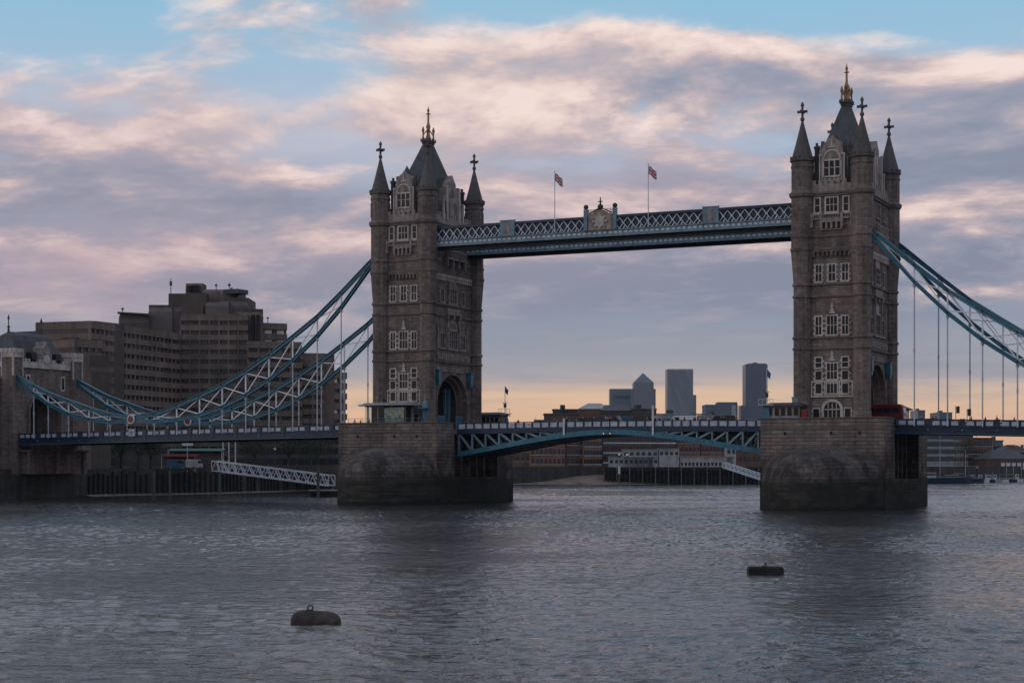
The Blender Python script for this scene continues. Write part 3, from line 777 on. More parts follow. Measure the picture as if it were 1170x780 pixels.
    mb = MB(); a = archpoly(5.19, 18.6, 4.89); b4 = archpoly(5.05, 18.6, 4.75)
    mb.prism([(5.19, 13.9)] + a + [(-5.19, 13.9), (-5.05, 13.9)] + b4[::-1] + [(5.05, 13.9)], 'x', -3.35, 3.35); build(mb, 'portal_shade_shell', dark, r)  # added near-black shell: the portal's inner shade put into colour
    # steel columns and gates inside the portal
    for yy in (-3.6, -2.0, 2.0, 3.6):
        for xx in (-2.6, 2.6):
            mb = MB(); mb.box(xx - .2, xx + .2, yy - .2, yy + .2, 13.9, 22.0); mb.box(xx - .3, xx + .3, yy - .3, yy + .3, 21.2, 21.6); build(mb, 'steel_column', teal, r)
    for xx in (-4.8, 4.8):
        for sy in (-1, 1):
            mb = MB(); mb.box(xx - .05, xx + .05, sy * 5.0, sy * 2.2, 14.0, 14.2); mb.box(xx - .05, xx + .05, sy * 5.0, sy * 2.2, 16.4, 16.6)
            k = 2.25
            while k < 5:
                mb.box(xx - .06, xx + .06, sy * k, sy * (k + .16), 14.2, 16.4); k += .34
            build(mb, 'gate', teal, r)
    # ---- main roof
    mb = MB(); mb.frustum(0, 0, 53.9, 4.5, 8.7, 62, 2.55, 4.95); mb.frustum(0, 0, 62, 2.55, 4.95, 69.3, .62, 1.05)
    rf = build(mb, 'roof', slate, r)
    mb = MB(); mb.box(-.78, .78, -1.2, 1.2, 69.3, 69.7); mb.box(-.98, .98, -1.42, 1.42, 69.7, 69.95)
    for i in range(5):
        t = -1.3 + i * .65; mb.box(-.96, -.8, t - .1, t + .1, 69.95, 70.3); mb.box(.8, .96, t - .1, t + .1, 69.95, 70.3)
    for i in range(3):
        t = -.5 + i * .5; mb.box(t - .1, t + .1, -1.4, -1.24, 69.95, 70.3); mb.box(t - .1, t + .1, 1.24, 1.4, 69.95, 70.3)
    build(mb, 'roof_cresting', lead, rf)
    mb = MB()
    for sx in (-1, 1):
        for sy in (-1, 1):
            mb.lathe([(.22, 69.9), (.24, 70.4), (.15, 70.8), (.15, 71.5), (.26, 71.8), (.26, 72.1), (.06, 72.7)], sx * .62, sy * .95, 8)
            mb.bar((sx * .62, sy * .95, 71.0), (0, 0, 72.4), .16)
    mb.lathe([(.5, 69.9), (.5, 70.6), (.32, 71.2), (.32, 72.3), (.46, 72.7), (.34, 73.1), (.2, 73.5), (.16, 75.6), (.26, 75.9), (.1, 76.3), (.03, 76.75)], 0, 0, 8)
    mb.bar((-.45, 0, 75.2), (.45, 0, 75.2), .16); mb.bar((0, -.45, 75.2), (0, .45, 75.2), .16)
    build(mb, 'crown_finial', gold, rf)
    return r
tN = make_tower('dark stone gothic tower on the left pier, the farther of the two')
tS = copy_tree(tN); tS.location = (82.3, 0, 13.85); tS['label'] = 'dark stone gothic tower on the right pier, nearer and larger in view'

# ================================================================== SUSPENSION CHAINS
UP = [(-5.6, 47.1), (-7.8, 45.4), (-13.8, 40.2), (-19.2, 35.8), (-24.8, 32.1), (-30.3, 28.6), (-35.8, 25.6), (-41.4, 23.0), (-46.9, 20.9), (-52.5, 19.0), (-58.1, 17.4), (-63.7, 16.7)]
LO = [(-5.6, 46.5), (-7.5, 44.7), (-13.8, 37.4), (-19.2, 32.1), (-24.8, 27.5), (-30.3, 23.8), (-35.8, 20.9), (-41.4, 18.6), (-46.9, 17.1), (-52.5, 16.3), (-58.1, 16.0), (-63.7, 16.2)]
UPs = [(-63.7, 16.7), (-69.3, 17.5), (-74.8, 18.9), (-80.2, 20.5), (-85.6, 22.2), (-89.5, 23.9), (-94.2, 26.0)]
LOs = [(-63.7, 16.2), (-69.3, 15.95), (-74.8, 16.6), (-80.2, 17.8), (-85.6, 20.0), (-89.5, 22.3), (-94.2, 25.2)]
def parN(x): return 15.05 + (x + 10.4) * .0145     # parapet top along the north side span
def parS(x): return 14.95 - (x - 92.7) * .0225
def make_chain(label, y, fn, mirror=False):
    X = (lambda q: 82.3 - q) if mirror else (lambda q: q)
    r = thing('suspension_chain', label, 'suspension chain', (X(-63.7), y, 16.4), 'stiffened suspension chains of the side spans')
    for nm, pts, th in (('upper_chord', UP, .72), ('lower_chord', LO, .66), ('upper_chord', UPs, .6), ('lower_chord', LOs, .6)):
        mb = MB()
        for i in range(len(pts) - 1):
            p, q = pts[i], pts[i + 1]; e = .0 
            a = Vector((X(p[0]), y, p[1])); b3 = Vector((X(q[0]), y, q[1])); d = (b3 - a).normalized() * .12
            mb.bar(a - d, b3 + d, .42, th * .55)
            off = Vector((0, 0, th / 2))
            w_ = .8 + .004 * (i % 2)
            mb.bar(a - d + off, b3 + d + off, w_, .14); mb.bar(a - d - off, b3 + d - off, w_, .14)
        build(mb, nm, teal, r)
    for U, L in ((UP, LO), (UPs, LOs)):
        for i in range(1, len(U)):
            a, b3 = U[i], L[i]
            if U is UP and i >= 2 and i < len(U) - 1 or U is UPs and i < len(U) - 1:
                mb = MB(); mb.bar((X(a[0]), y, a[1]), (X(b3[0]), y, b3[1]), .24, .24); build(mb, 'strut', lattw, r)
                zt = fn(X(b3[0]))
                mb = MB(); mb.cyl((X(b3[0]), y, b3[1] - .2), (X(b3[0]), y, zt - 1.2), .115, .115, 8)
                mb.cyl((X(b3[0]), y, b3[1] - .9), (X(b3[0]), y, b3[1] - .35), .24, .3, 8); mb.cyl((X(b3[0]), y, (b3[1] + zt) / 2 - .3), (X(b3[0]), y, (b3[1] + zt) / 2 + .3), .17, .17, 8)
                if b3[1] - zt > .6: build(mb, 'hanger_rod', rod, r)
            if i >= 2 and i < len(U) - 0 and (U is UP) or (U is UPs and i < len(U) - 1):
                pu, pl = U[i - 1], L[i - 1]
                if abs(pu[1] - pl[1]) < .9 and abs(a[1] - b3[1]) < .9: continue
                mb = MB()
                mb.bar((X(pu[0]), y + .05, pu[1] - .3), (X(b3[0]), y + .05, b3[1] + .3), .1, .2)
                mb.bar((X(pl[0]), y - .08, pl[1] + .3), (X(a[0]), y - .08, a[1] - .3), .1, .2)
                build(mb, 'diagonal_brace', lattw, r)
    # roundel at the pin
    mb = MB(); mb.cyl((X(-63.7), y - .5, 16.5), (X(-63.7), y + .5, 16.5), .95, .95, 20); rd = build(mb, 'pin_roundel', white, r)
    mb = MB(); mb.cyl((X(-63.7), y - .56, 16.5), (X(-63.7), y + .56, 16.5), .70, .70, 16); build(mb, 'roundel_centre', busred, rd)
    return r
make_chain('teal suspension chain of the left side span, on the near side', -9.67, parN)
make_chain('teal suspension chain of the left side span, on the far side', 9.67, parN)
make_chain('teal suspension chain of the right side span, on the near side', -9.67, parS, True)
make_chain('teal suspension chain of the right side span, on the far side', 9.67, parS, True)

# ================================================================== DECKS
def side_deck(label, xa, xb, fn):
    r = thing('side_span_deck', label, 'bridge deck', ((xa + xb) / 2, 0, 12), 'suspended side decks of the bridge')
    def strip(mb, y0, y1, d0, d1, mi=0):
        z0a, z0b = fn(xa) + d0, fn(xb) + d0; z1a, z1b = fn(xa) + d1, fn(xb) + d1
        mb.add([(xa, y0, z0a), (xb, y0, z0b), (xb, y1, z0b), (xa, y1, z0a), (xa, y0, z1a), (xb, y0, z1b), (xb, y1, z1b), (xa, y1, z1a)],
               [(0, 3, 2, 1), (4, 5, 6, 7), (0, 1, 5, 4), (1, 2, 6, 5), (2, 3, 7, 6), (3, 0, 4, 7)], mi)
    mb = MB(); strip(mb, -9.0, 9.0, -2.0, -1.35); build(mb, 'deck_slab', steelbrown, r)
    mb = MB(); strip(mb, -5.3, 5.3, -1.35, -1.3); build(mb, 'roadway', asphalt, r)
    for s_ in (-1, 1):
        mb = MB(); strip(mb, s_ * 5.3, s_ * 8.95, -1.35, -1.17); build(mb, 'footway', pave, r)
        mb = MB()
        strip(mb, s_ * 9.0, s_ * 9.35, -2.35, -1.25)
        strip(mb, s_ * 8.9, s_ * 9.6, -2.42, -2.3); strip(mb, s_ * 8.9, s_ * 9.55, -1.3, -1.18)
        build(mb, 'fascia_girder', navy, r)
        mb = MB(); strip(mb, s_ * 8.85, s_ * 9.66, -2.47, -2.42); build(mb, 'girder_flange', tealL, r)
        # parapet: rails, posts, cast panels
        mb = MB()
        strip(mb, s_ * 9.1, s_ * 9.42, -.16, 0); strip(mb, s_ * 9.15, s_ * 9.36, -1.18, -1.0)
        nb_ = int(abs(xb - xa) / 5.5); st = (xb - xa) / nb_
        for i in range(nb_):
            x0 = xa + i * st; zt = fn(x0)
            mb.box(x0 - .42, x0 + .42, s_ * 9.05, s_ * 9.52, zt - 1.2, zt + .08)
            for j in range(3):
                a = x0 + .5 + j * (st - 1.0) / 3; b3 = a + (st - 1.0) / 3; zm = fn((a + b3) / 2)
                pan = MB(); pan.box(a + .18, b3 - .18, s_ * 9.2, s_ * 9.3, zm - .98, zm - .26); build(pan, 'parapet_panel', panelw, r)
                mb.box(b3 - .16, b3 + .16, s_ * 9.14, s_ * 9.38, zm - 1.05, zm - .12)
                mb.box(a + .0, b3, s_ * 9.16, s_ * 9.34, zm - .28, zm - .1)
        build(mb, 'parapet_rail', navy, r)
        for i in range(nb_ + 1):
            mb = MB(); x0 = xa + i * st; mb.cyl((x0, s_ * 9.3, fn(x0) - 1.75), (x0, s_ * 9.62, fn(x0) - 1.75), .13, .13, 8); build(mb, 'girder_boss', tealL, r)
    # cross girders under the slab
    mb = MB(); k = xa + 2
    while k < xb:
        mb.box(k - .15, k + .15, -8.9, 8.9, fn(k) - 2.3, fn(k) - 2.0); k += 2.75
    build(mb, 'cross_girder', steelbrown, r)
    return r
dN = side_deck('blue side span deck with white parapet panels, left of the left tower', -94.2, -HW, parN)
dS = side_deck('blue side span deck with white parapet panels, right of the right tower', 82.3 + HW, 176, parS)
# shields on the parapet under the roundels
for yy, s_ in ((-9.67, -1), (9.67, 1)):
    for X0, fn, rr in ((-63.7, parN, dN), (146, parS, dS)):
        mb = MB(); mb.box(X0 - .75, X0 + .75, yy - .2, yy + .2, fn(X0) - 1.25, fn(X0) + .25); pn = build(mb, 'armorial_panel', panelw, rr)
        mb = MB(); mb.box(X0 - .07, X0 + .07, yy - .24, yy + .24, fn(X0) - 1.1, fn(X0) + .1); mb.box(X0 - .55, X0 + .55, yy - .235, yy + .235, fn(X0) - .55, fn(X0) - .4); build(mb, 'cross_emblem', red, pn)

# road through the towers (on the piers)
mb = MB(); 
for x0 in (0, 82.3): mb.box(x0 - HW, x0 + HW, -5.15, 5.15, 13.85, 13.89)
tag(build(mb, 'road', asphalt), 'asphalt roadway passing through the tower portals', 'road', kind='structure')

# bascule leaves
def bz(q):   # q: distance from pier, 0..30.6 -> bottom chord height
    pts = [(0, 9.2), (6.5, 10.25), (13.6, 11.5), (20.7, 12.55), (27, 13.1), (30.75, 13.2)]
    for i in range(len(pts) - 1):
        if q <= pts[i + 1][0]:
            t = (q - pts[i][0]) / (pts[i + 1][0] - pts[i][0]); return pts[i][1] + t * (pts[i + 1][1] - pts[i][1])
    return 13.2
def bt(q): return 15.0 + .22 * math.sin(math.pi / 2 * min(1, q / 30.75))
def bascule(label, x0, sg):
    L = 30.72
    r = thing('bascule_leaf', label, 'bascule span', (x0, 0, 13), 'lifting leaves of the central span')
    N = 11; st = L / N
    def cs(mb, y0, y1, d0, d1, f=bt, mi=0):
        for i in range(N):
            a, b3 = i * st, (i + 1) * st
            za, zb = f(a), f(b3)
            mb.add([(x0 + sg * a, y0, za + d0), (x0 + sg * b3, y0, zb + d0), (x0 + sg * b3, y1, zb + d0), (x0 + sg * a, y1, za + d0),
                    (x0 + sg * a, y0, za + d1), (x0 + sg * b3, y0, zb + d1), (x0 + sg * b3, y1, zb + d1), (x0 + sg * a, y1, za + d1)],
                   [(0, 3, 2, 1), (4, 5, 6, 7), (0, 1, 5, 4), (1, 2, 6, 5), (2, 3, 7, 6), (3, 0, 4, 7)], mi)
    mb = MB(); cs(mb, -7.4, 7.4, -1.75, -1.3); build(mb, 'deck_slab', steelbrown, r)
    mb = MB(); cs(mb, -4.8, 4.8, -1.3, -1.26); build(mb, 'roadway', asphalt, r)
    for s_ in (-1, 1):
        mb = MB(); cs(mb, s_ * 4.8, s_ * 7.38, -1.3, -1.12); build(mb, 'footway', pave, r)
    for gi, yy in enumerate((-7.6, -2.6, 2.6, 7.6)):
        mb = MB(); cs(mb, yy - .35, yy + .35, -.42, .42, bz); cs(mb, yy - .5, yy + .5, -.5, -.4, bz); build(mb, 'bottom_chord', teal, r)
        mb = MB(); cs(mb, yy - .3, yy + .3, -2.05, -1.76 if abs(yy) < 5 else -1.2); build(mb, 'top_chord', navy, r)
        mb = MB()
        for i in range(N):
            a = i * st; b3 = (i + 1) * st
            if bt(a) - 2 - bz(a) < .7: break
            mb.bar((x0 + sg * (a + .2), yy, bz(a) + .3), (x0 + sg * (a + .2), yy, bt(a) - 1.9), .3, .42)
            if i % 1 == 0 and bt(b3) - 2 - bz(b3) > .2: mb.bar((x0 + sg * (a + .3), yy, bt(a) - 2.0), (x0 + sg * b3, yy, bz(b3) + .3), .28, .36)
        build(mb, 'web_brace', tealL, r)
    mb = MB(); cs(mb, -7.2, 7.2, -.36, -.28, bz); build(mb, 'soffit_plate', steelbrown, r)
    for s_ in (-1, 1):
        mb = MB(); cs(mb, s_ * 7.4, s_ * 7.85, -1.3, -1.12); cs(mb, s_ * 7.5, s_ * 7.8, -.14, 0)
        n2 = 18; s2 = L / n2
        for i in range(n2):
            a = i * s2; zt = bt(a)
            mb.box(x0 + sg * a - .13, x0 + sg * a + .13, s_ * 7.48, s_ * 7.83, zt - 1.12, zt + .0)
            zm = bt(a + s2 / 2); pan = MB(); pan.box(x0 + sg * (a + .17), x0 + sg * (a + s2 - .17), s_ * 7.6, s_ * 7.7, zm - 1.06, zm - .2); build(pan, 'parapet_panel', panelw, r)
        build(mb, 'parapet_rail', navy, r)
    return r
bascule('left half of the central lifting span with teal curved truss', HW + .02, 1)
bascule('right half of the central lifting span with teal curved truss', 82.3 - HW - .02, -1)
for yy in (-7.65,):
    for u_ in (644.3, 746):
        X0, d = onY(u_, yy - .4)
        r = thing('clearance_marker', 'white vertical marker post on the lifting span parapet, %s' % ('left one' if u_ < 700 else 'right one, taller'), 'marker post', (X0, yy - .4, zat(497, d)), 'white marker posts on the lifting span')
        mb = MB(); mb.box(X0 - .16, X0 + .16, yy - .5, yy - .3, zat(497, d), zat(478 if u_ < 700 else 463, d)); build(mb, 'board', white, r)
        mb = MB(); mb.box(X0 - .08, X0 + .08, yy - .3, yy + .1, 14.3, 14.5); build(mb, 'bracket', navy, r)

# ================================================================== HIGH-LEVEL WALKWAYS
def walkway(label, yf, yb, west):
    x0, x1 = 6.4 if west else 5.5, 82.3 - 5.6
    r = thing('high_walkway', label, 'walkway', ((x0 + x1) / 2, (yf + yb) / 2, 48), 'high level footbridges between the towers')
    yo, yi = yf, yb
    sg = -1 if yo < yi else 1
    mb = MB(); mb.box(x0, x1, yo, yi, 51.35, 51.8); build(mb, 'roof', teal, r)
    mb = MB(); mb.box(x0, x1, yo + .3, yi - .3, 48.3, 49.2); mb.box(x0 + .1, x1 - .1, yo + .9, yi - .9, 47.55, 48.3); build(mb, 'floor_box', lead, r)
    for yy, q in ((yo, -1), (yi, 1)):
        mb = MB(); mb.box(x0 - (.9 if west and q < 0 else 0), x1, yy, yy + q * .35, 48.05, 48.35); mb.box(x0 - (.9 if west and q < 0 else 0), x1, yy, yy + q * .3, 49.1, 49.3)
        mb.box(x0 - (.8 if west and q < 0 else 0), x1, yy, yy + q * .12, 48.35, 49.1)
        k = x0
        while k < x1 - .5:
            mb.box(k + .12, k + .72, yy + q * .12, yy + q * .17, 48.55, 48.95, 1); k += 1.0
        build(mb, 'side_girder', (tealL, rod), r)
        mb = MB(); k = x0; n_ = 0
        pitch = 1.55
        while k < x1 - pitch * .6:
            mb.bar((k, yy + q * .1, 49.35), (k + pitch, yy + q * .1, 51.3), .08, .15); mb.bar((k + pitch, yy + q * .16, 49.35), (k, yy + q * .16, 51.3), .08, .15)
            mb.box(k + pitch / 2 - .2, k + pitch / 2 + .2, yy + q * .05, yy + q * .24, 50.1, 50.5); mb.bar((k + pitch * .5, yy + q * .2, 49.3), (k + pitch * .78, yy + q * .2, 49.95), .1, .2)
            k += pitch
        build(mb, 'lattice', rod, r)
        mb = MB(); mb.box(x0, x1, yy + q * .18, yy + q * .3, 51.3, 51.8); mb.box(x0, x1, yy - q * .12, yy - q * .2, 49.3, 51.35); build(mb, 'lattice_backing', navy, r)
        for a, b3 in ((20.1, 23.0), (59.3, 62.2)):
            mb = MB(); mb.box(a, b3, yy + q * .1, yy + q * .45, 49.25, 52.0); mb.box(a - .1, b3 + .1, yy, yy + q * .5, 52.0, 52.15); pnl = build(mb, 'cast_iron_panel', tealL, r)
            mb = MB(); mb.box(a + 1.0, b3 - 1.0, yy + q * .45, yy + q * .5, 49.7, 51.6); build(mb, 'ornament', pinktrim, pnl)
    if west:
        # armorial centrepiece
        mb = MB(); yy = yo
        g = [(37.7, 49.25), (37.7, 52.1), (38.4, 52.2), (39.2, 52.7), (40.0, 53.1), (40.8, 52.7), (41.6, 52.2), (42.3, 52.1), (42.3, 49.25)]
        mb.prism(g, 'y', yy - .12, yy - .5); cr = build(mb, 'crest_panel', pinktrim, r)
        mb = MB(); mb.cyl((40, yy - .5, 50.8), (40, yy - .62, 50.8), 1.0, 1.0, 16); 
        for i in range(8):
            t = i * math.pi / 4; mb.cyl((40 + 1.25 * math.cos(t), yy - .5, 50.8 + 1.1 * math.sin(t)), (40 + 1.25 * math.cos(t), yy - .66, 50.8 + 1.1 * math.sin(t)), .2, .2, 8)
        build(mb, 'carved_shield', trim, cr)
        mb = MB()
        for q in (-1, 1):
            for i in range(6): mb.box(40 + q * (.9 + i * .26) - .04, 40 + q * (.9 + i * .26) + .04, yy - .35, yy - .25, 52.2 + .0, 53.05)
            mb.bar((40 + q * .2, yy - .3, 53.2), (40 + q * 2.2, yy - .3, 52.25), .2, .2)
        mb.lathe([(.35, 52.9), (.5, 53.3), (.5, 53.7), (.2, 53.8), (.12, 54.2), (.3, 54.35), (.12, 54.5), (.1, 55.0), (.02, 55.2)], 40, yy - .3, 10)
        mb.box(39.55, 40.45, yy - .36, yy - .24, 54.28, 54.42)
        build(mb, 'crown', rust, cr)
        for X0 in (37.2, 42.8):
            mb = MB(); mb.box(X0 - .35, X0 + .35, yy - .6, yy + .1, 49.25, 53.1); pp = build(mb, 'pedestal', tealL, r)
            mb = MB(); mb.lathe([(.2, 53.1), (.42, 53.3), (.45, 53.6), (.3, 53.85), (.1, 53.95)], X0, yy - .25, 10); build(mb, 'ball_cap', lead, pp)
    return r
walkway('near high level walkway with white lattice and carved crest', -9.0, -5.6, True)
walkway('far high level walkway seen under the nearer one', 5.6, 9.0, False)
for X0, nm in ((31.1, 'left of the carved crest'), (49.2, 'right of the carved crest')):
    r = thing('flagpole', 'thin white flagpole on the high walkway %s' % nm, 'flagpole', (X0, -8.9, 49.4), 'flagpoles on the high walkway')
    mb = MB(); mb.cyl((X0, -9.4, 49.4), (X0, -9.4, 60.2), .09, .06, 8); mb.box(X0 - .1, X0 + .1, -9.4, -9.0, 49.6, 49.8); build(mb, 'pole', white, r)
    mb = MB(); mb.lathe([(.05, 60.2), (.13, 60.35), (.02, 60.5)], X0, -9.4, 8); build(mb, 'finial', white, r)
    f = MB(); NU, NV = 12, 6; W_, H_ = 2.7, 1.5
    for j in range(NV + 1):
        for i in range(NU + 1):
            t = i / NU; s_ = j / NV
            f.v.append((X0 + .08 + W_ * t * .55, -9.4 + .16 * math.sin(t * 9 + s_) * t, 60.0 - H_ * (1 - s_) - 1.15 * t ** 1.2 + .1 * math.sin(t * 7)))
    for j in range(NV):
        for i in range(NU):
            a = j * (NU + 1) + i; f.f.append([a, a + 1, a + NU + 2, a + NU + 1]); f.mi.append(0)
    fo = build(f, 'flag', flagm, None, off=(X0, -9.4, 60))
    uvl = fo.data.uv_layers[0]
    for pl in fo.data.polygons:
        for li in pl.loop_indices:
            vi = fo.data.loops[li].vertex_index; uvl.data[li].uv = ((vi % (NU + 1)) / NU, (vi // (NU + 1)) / NV)
    fo.modifiers.new('thickness', 'SOLIDIFY').thickness = .02
    tag(fo, 'drooping red white and blue flag flying %s' % nm, 'flag', 'flags over the high walkway')

# ================================================================== NORTH ABUTMENT
def crenel(mb, x0, x1, y0, y1, z, h=.8, step=1.1, along='x'):
    a, b3 = (x0, x1) if along == 'x' else (y0, y1)
    k = a
    while k < b3 - .2:
        e = min(k + step * .58, b3)
        if along == 'x': mb.box(k, e, y0, y1, z, z + h)
        else: mb.box(x0, x1, k, e, z, z + h)
        k += step
r = thing('abutment_tower', 'squat stone gatehouse with steep slate roof at the left end', 'gatehouse', (-100, 0, 0))
mb = MB()
ar = archpoly(5.0, 18.2, 4.6)
mb.prism([(-10.6, 13.0), (-10.6, 28.2), (10.6, 28.2), (10.6, 13.0), (5.0, 13.0)] + ar + [(-5.0, 13.0)], 'x', -106, -94.8)
mb.prism([(-10.6, 5.0), (-10.6, 13.0), (10.6, 13.0), (10.6, 5.0)], 'x', -106, -94.9)
build(mb, 'wall', stone, r)
mb = MB(); mb.box(-108, -94, -13, 13, -2, 5.2); mb.box(-107, -94.3, -12.2, 12.2, 5.2, 6.2); build(mb, 'plinth', quay, r)
mb = MB(); mb.box(-106, -90.5, -9.5, 9.5, 9.9, 10.3); mb.box(-106, -91.5, -8.6, 8.6, 5.2, 9.9); build(mb, 'landing_ledge', stone, r)
mb = MB()
for yy in (-8.8, 8.8, 0):
    mb = MB(); mb.box(-91.6, -91, yy - .6, yy + .6, 5.2, 9.9); build(mb, 'buttress', stone, r)
for sx in (-105.6, -95.4):
    for sy in (-9.6, 9.6):
        mb = MB(); mb.box(sx - 1.5, sx + 1.5, sy - 1.5, sy + 1.5, 5, 30.2); tr = build(mb, 'turret', stone, r)
        mb = MB()
        for e in (-1, 1):
            crenel(mb, sx - 1.7, sx + 1.7, sy + e * 1.7 - .25, sy + e * 1.7 + .25, 31.0, .9, 1.2); crenel(mb, sx + e * 1.7 - .25, sx + e * 1.7 + .25, sy - 1.7, sy + 1.7, 31.001, .9, 1.2, 'y')
            mb.box(sx - 1.7, sx + 1.7, sy + e * 1.45, sy + e * 1.72, 30.0, 31.0); mb.box(sx + e * 1.45, sx + e * 1.72, sy - 1.4, sy + 1.4, 30.0, 31.0)
            for e2 in (-1, 1): mb.box(sx + e * 1.35, sx + e * 1.65, sy + e2 * 1.3, sy + e2 * 1.65, 26, 30.0)
        build(mb, 'battlement', trim, tr)
for xx in (-94.6, -106.2):
    mb = MB(); mb.box(xx - .2, xx + .2, -8, 8, 28.0, 29.2); crenel(mb, xx - .2, xx + .2, -8, 8, 29.2, .8, 1.1, 'y'); build(mb, 'battlement', trim, r)
for yy in (-10.8, 10.8):
    mb = MB(); mb.box(-104, -97, yy - .2, yy + .2, 28.0, 29.2); crenel(mb, -104, -97, yy - .2, yy + .2, 29.2, .8, 1.1); build(mb, 'battlement', trim, r)
mb = MB(); mb.frustum(-100.4, 0, 28.2, 5.0, 8.9, 35.2, 1.6, 5.9)
mb.frustum(-100.4, 0, 35.2, 1.6, 5.9, 36.0, .2, 5.0); rf = build(mb, 'roof', slate, r)
mb = MB()
for yy in (-5.2, 5.2):
    mb = MB(); mb.lathe([(.35, 35.6), (.2, 36.8), (.35, 37), (.12, 37.4), (.12, 38.6), (.3, 38.8), (.02, 39.8)], -100.4, yy, 8); build(mb, 'roof_finial', lead, rf)
mb = MB(); mb.prism([(-1.8, 28), (-1.8, 31.2), (-1.2, 31.4), (-1.0, 32.6), (-.4, 33), (0, 34), (.4, 33), (1.0, 32.6), (1.2, 31.4), (1.8, 31.2), (1.8, 28)], 'x', -97.5, -94.45); dm = build(mb, 'dormer', pinktrim, r)
mb = MB(); mb.cyl((-94.45, 0, 30), (-94.3, 0, 30), 1.0, 1.0, 14); build(mb, 'carved_shield', trim, dm)
for yy in (-3.9, 3.9):
    mb = MB(); mb.box(-96, -94.4, yy - .8, yy + .8, 29.4, 31.4); build(mb, 'roof_light', glass, r)
for yy in (-5.6, 5.6):
    mb = MB(); mb.box(-94.85, -94.6, yy - .65, yy + .65, 23.3, 26.6); w_ = build(mb, 'window', trim, r)
    mb = MB(); mb.box(-94.6, -94.55, yy - .35, yy + .35, 23.7, 26.2); build(mb, 'pane', glass, w_)
mb = MB(); a = archpoly(5.0, 18.2, 4.6); b3 = archpoly(5.6, 18.2, 5.2)
mb.prism([(-5.6, 13)] + b3[::-1] + [(5.6, 13), (5, 13)] + a + [(-5, 13)], 'x', -94.8, -94.5); build(mb, 'arch_moulding', stone, r)
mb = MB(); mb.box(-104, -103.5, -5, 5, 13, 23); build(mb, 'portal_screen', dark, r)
r = thing('approach_building', 'stone approach block with pale battlements, cut by the left edge', 'stone building', (-106, -22, 0))
mb = MB(); mb.box(-118, -98, -40, -11.2, -2, 23.4); build(mb, 'wall', stone, r)
mb = MB(); mb.box(-118, -97.7, -40, -11.21, 13.2, 13.5); mb.box(-118, -97.8, -40, -11.21, 11.2, 11.4); build(mb, 'string_course', coursestone, r)
mb = MB(); mb.box(-98.3, -97.6, -40, -11.2, 23.4, 25.2); mb.box(-118, -98.3, -11.8, -11.2, 23.4, 25.2); crenel(mb, -98.3, -97.6, -40, -11.2, 25.2, .8, 1.2, 'y'); crenel(mb, -118, -98.3, -11.8, -11.2, 25.2, .8, 1.2); build(mb, 'battlement', trim, r)
mb = MB(); mb.box(-119, -97, -41, -11, -2, 5); build(mb, 'plinth', quay, r)

# ================================================================== FURNITURE ON THE PIERS
# glass pavilion on the left pier
r = thing('glass_pavilion', 'round flat canopied glass kiosk on the left pier', 'pavilion', (-2, -12.6, 13.9))
cxp, cyp = -1.2, -12.9
mb = MB(); n = 28
mb.prism([(cxp + 6.7 * math.cos(2 * math.pi * i / n), cyp + 2.75 * math.sin(2 * math.pi * i / n)) for i in range(n)], 'z', 18.3, 18.55)
mb.prism([(cxp + 5.6 * math.cos(2 * math.pi * i / n), cyp + 2.3 * math.sin(2 * math.pi * i / n)) for i in range(n)], 'z', 18.55, 18.8)
build(mb, 'canopy', greyw, r)
mb = MB(); mb.prism([(cxp + 5.2 * math.cos(2 * math.pi * i / n), cyp + 2.1 * math.sin(2 * math.pi * i / n)) for i in range(n)], 'z', 18.1, 18.3); build(mb, 'fascia', lead, r)
for i in range(10):
    t = 2 * math.pi * i / 10; mb = MB(); px, py = cxp + 4.9 * math.cos(t), cyp + 1.95 * math.sin(t)
    mb.cyl((px, py, 13.9), (px, py, 18.1), .1, .1, 8); build(mb, 'post', greyw, r)
mb = MB()
mb.box(cxp - 2.9, cxp - .2, cyp - 1.9, cyp - 1.8, 13.9, 18.1); build(mb, 'glazing', glass, r)
mb = MB(); mb.box(cxp - 4.5, cxp - 2.9, cyp - 1.6, cyp - 1.5, 13.9, 18.1); build(mb, 'glazing', glassclear, r)
mb = MB(); mb.box(cxp - .1, cxp + 4.1, cyp - 1.95, cyp - 1.85, 14.6, 17.9); build(mb, 'mural_panel', postm, r)
mb = MB(); mb.box(cxp + -2.7, cxp + 3.8, cyp + 1.2, cyp + 1.3, 13.9, 18.1); build(mb, 'back_wall', concd, r)
mb = MB()
for i in range(12): mb.box(-9 + i * 1.5, -8.94 + i * 1.5, -15.1, -15.04, 13.9, 15.9)
mb.box(-9, 8.5, -15.12, -15.02, 15.85, 15.92); mb.box(-9, 8.5, -15.1, -15.04, 15.4, 15.44)
rl = thing('terrace_railing', 'thin teal railing along the left pier terrace', 'railing', (0, -15.1, 13.9)); build(mb, 'rail', teal, rl)
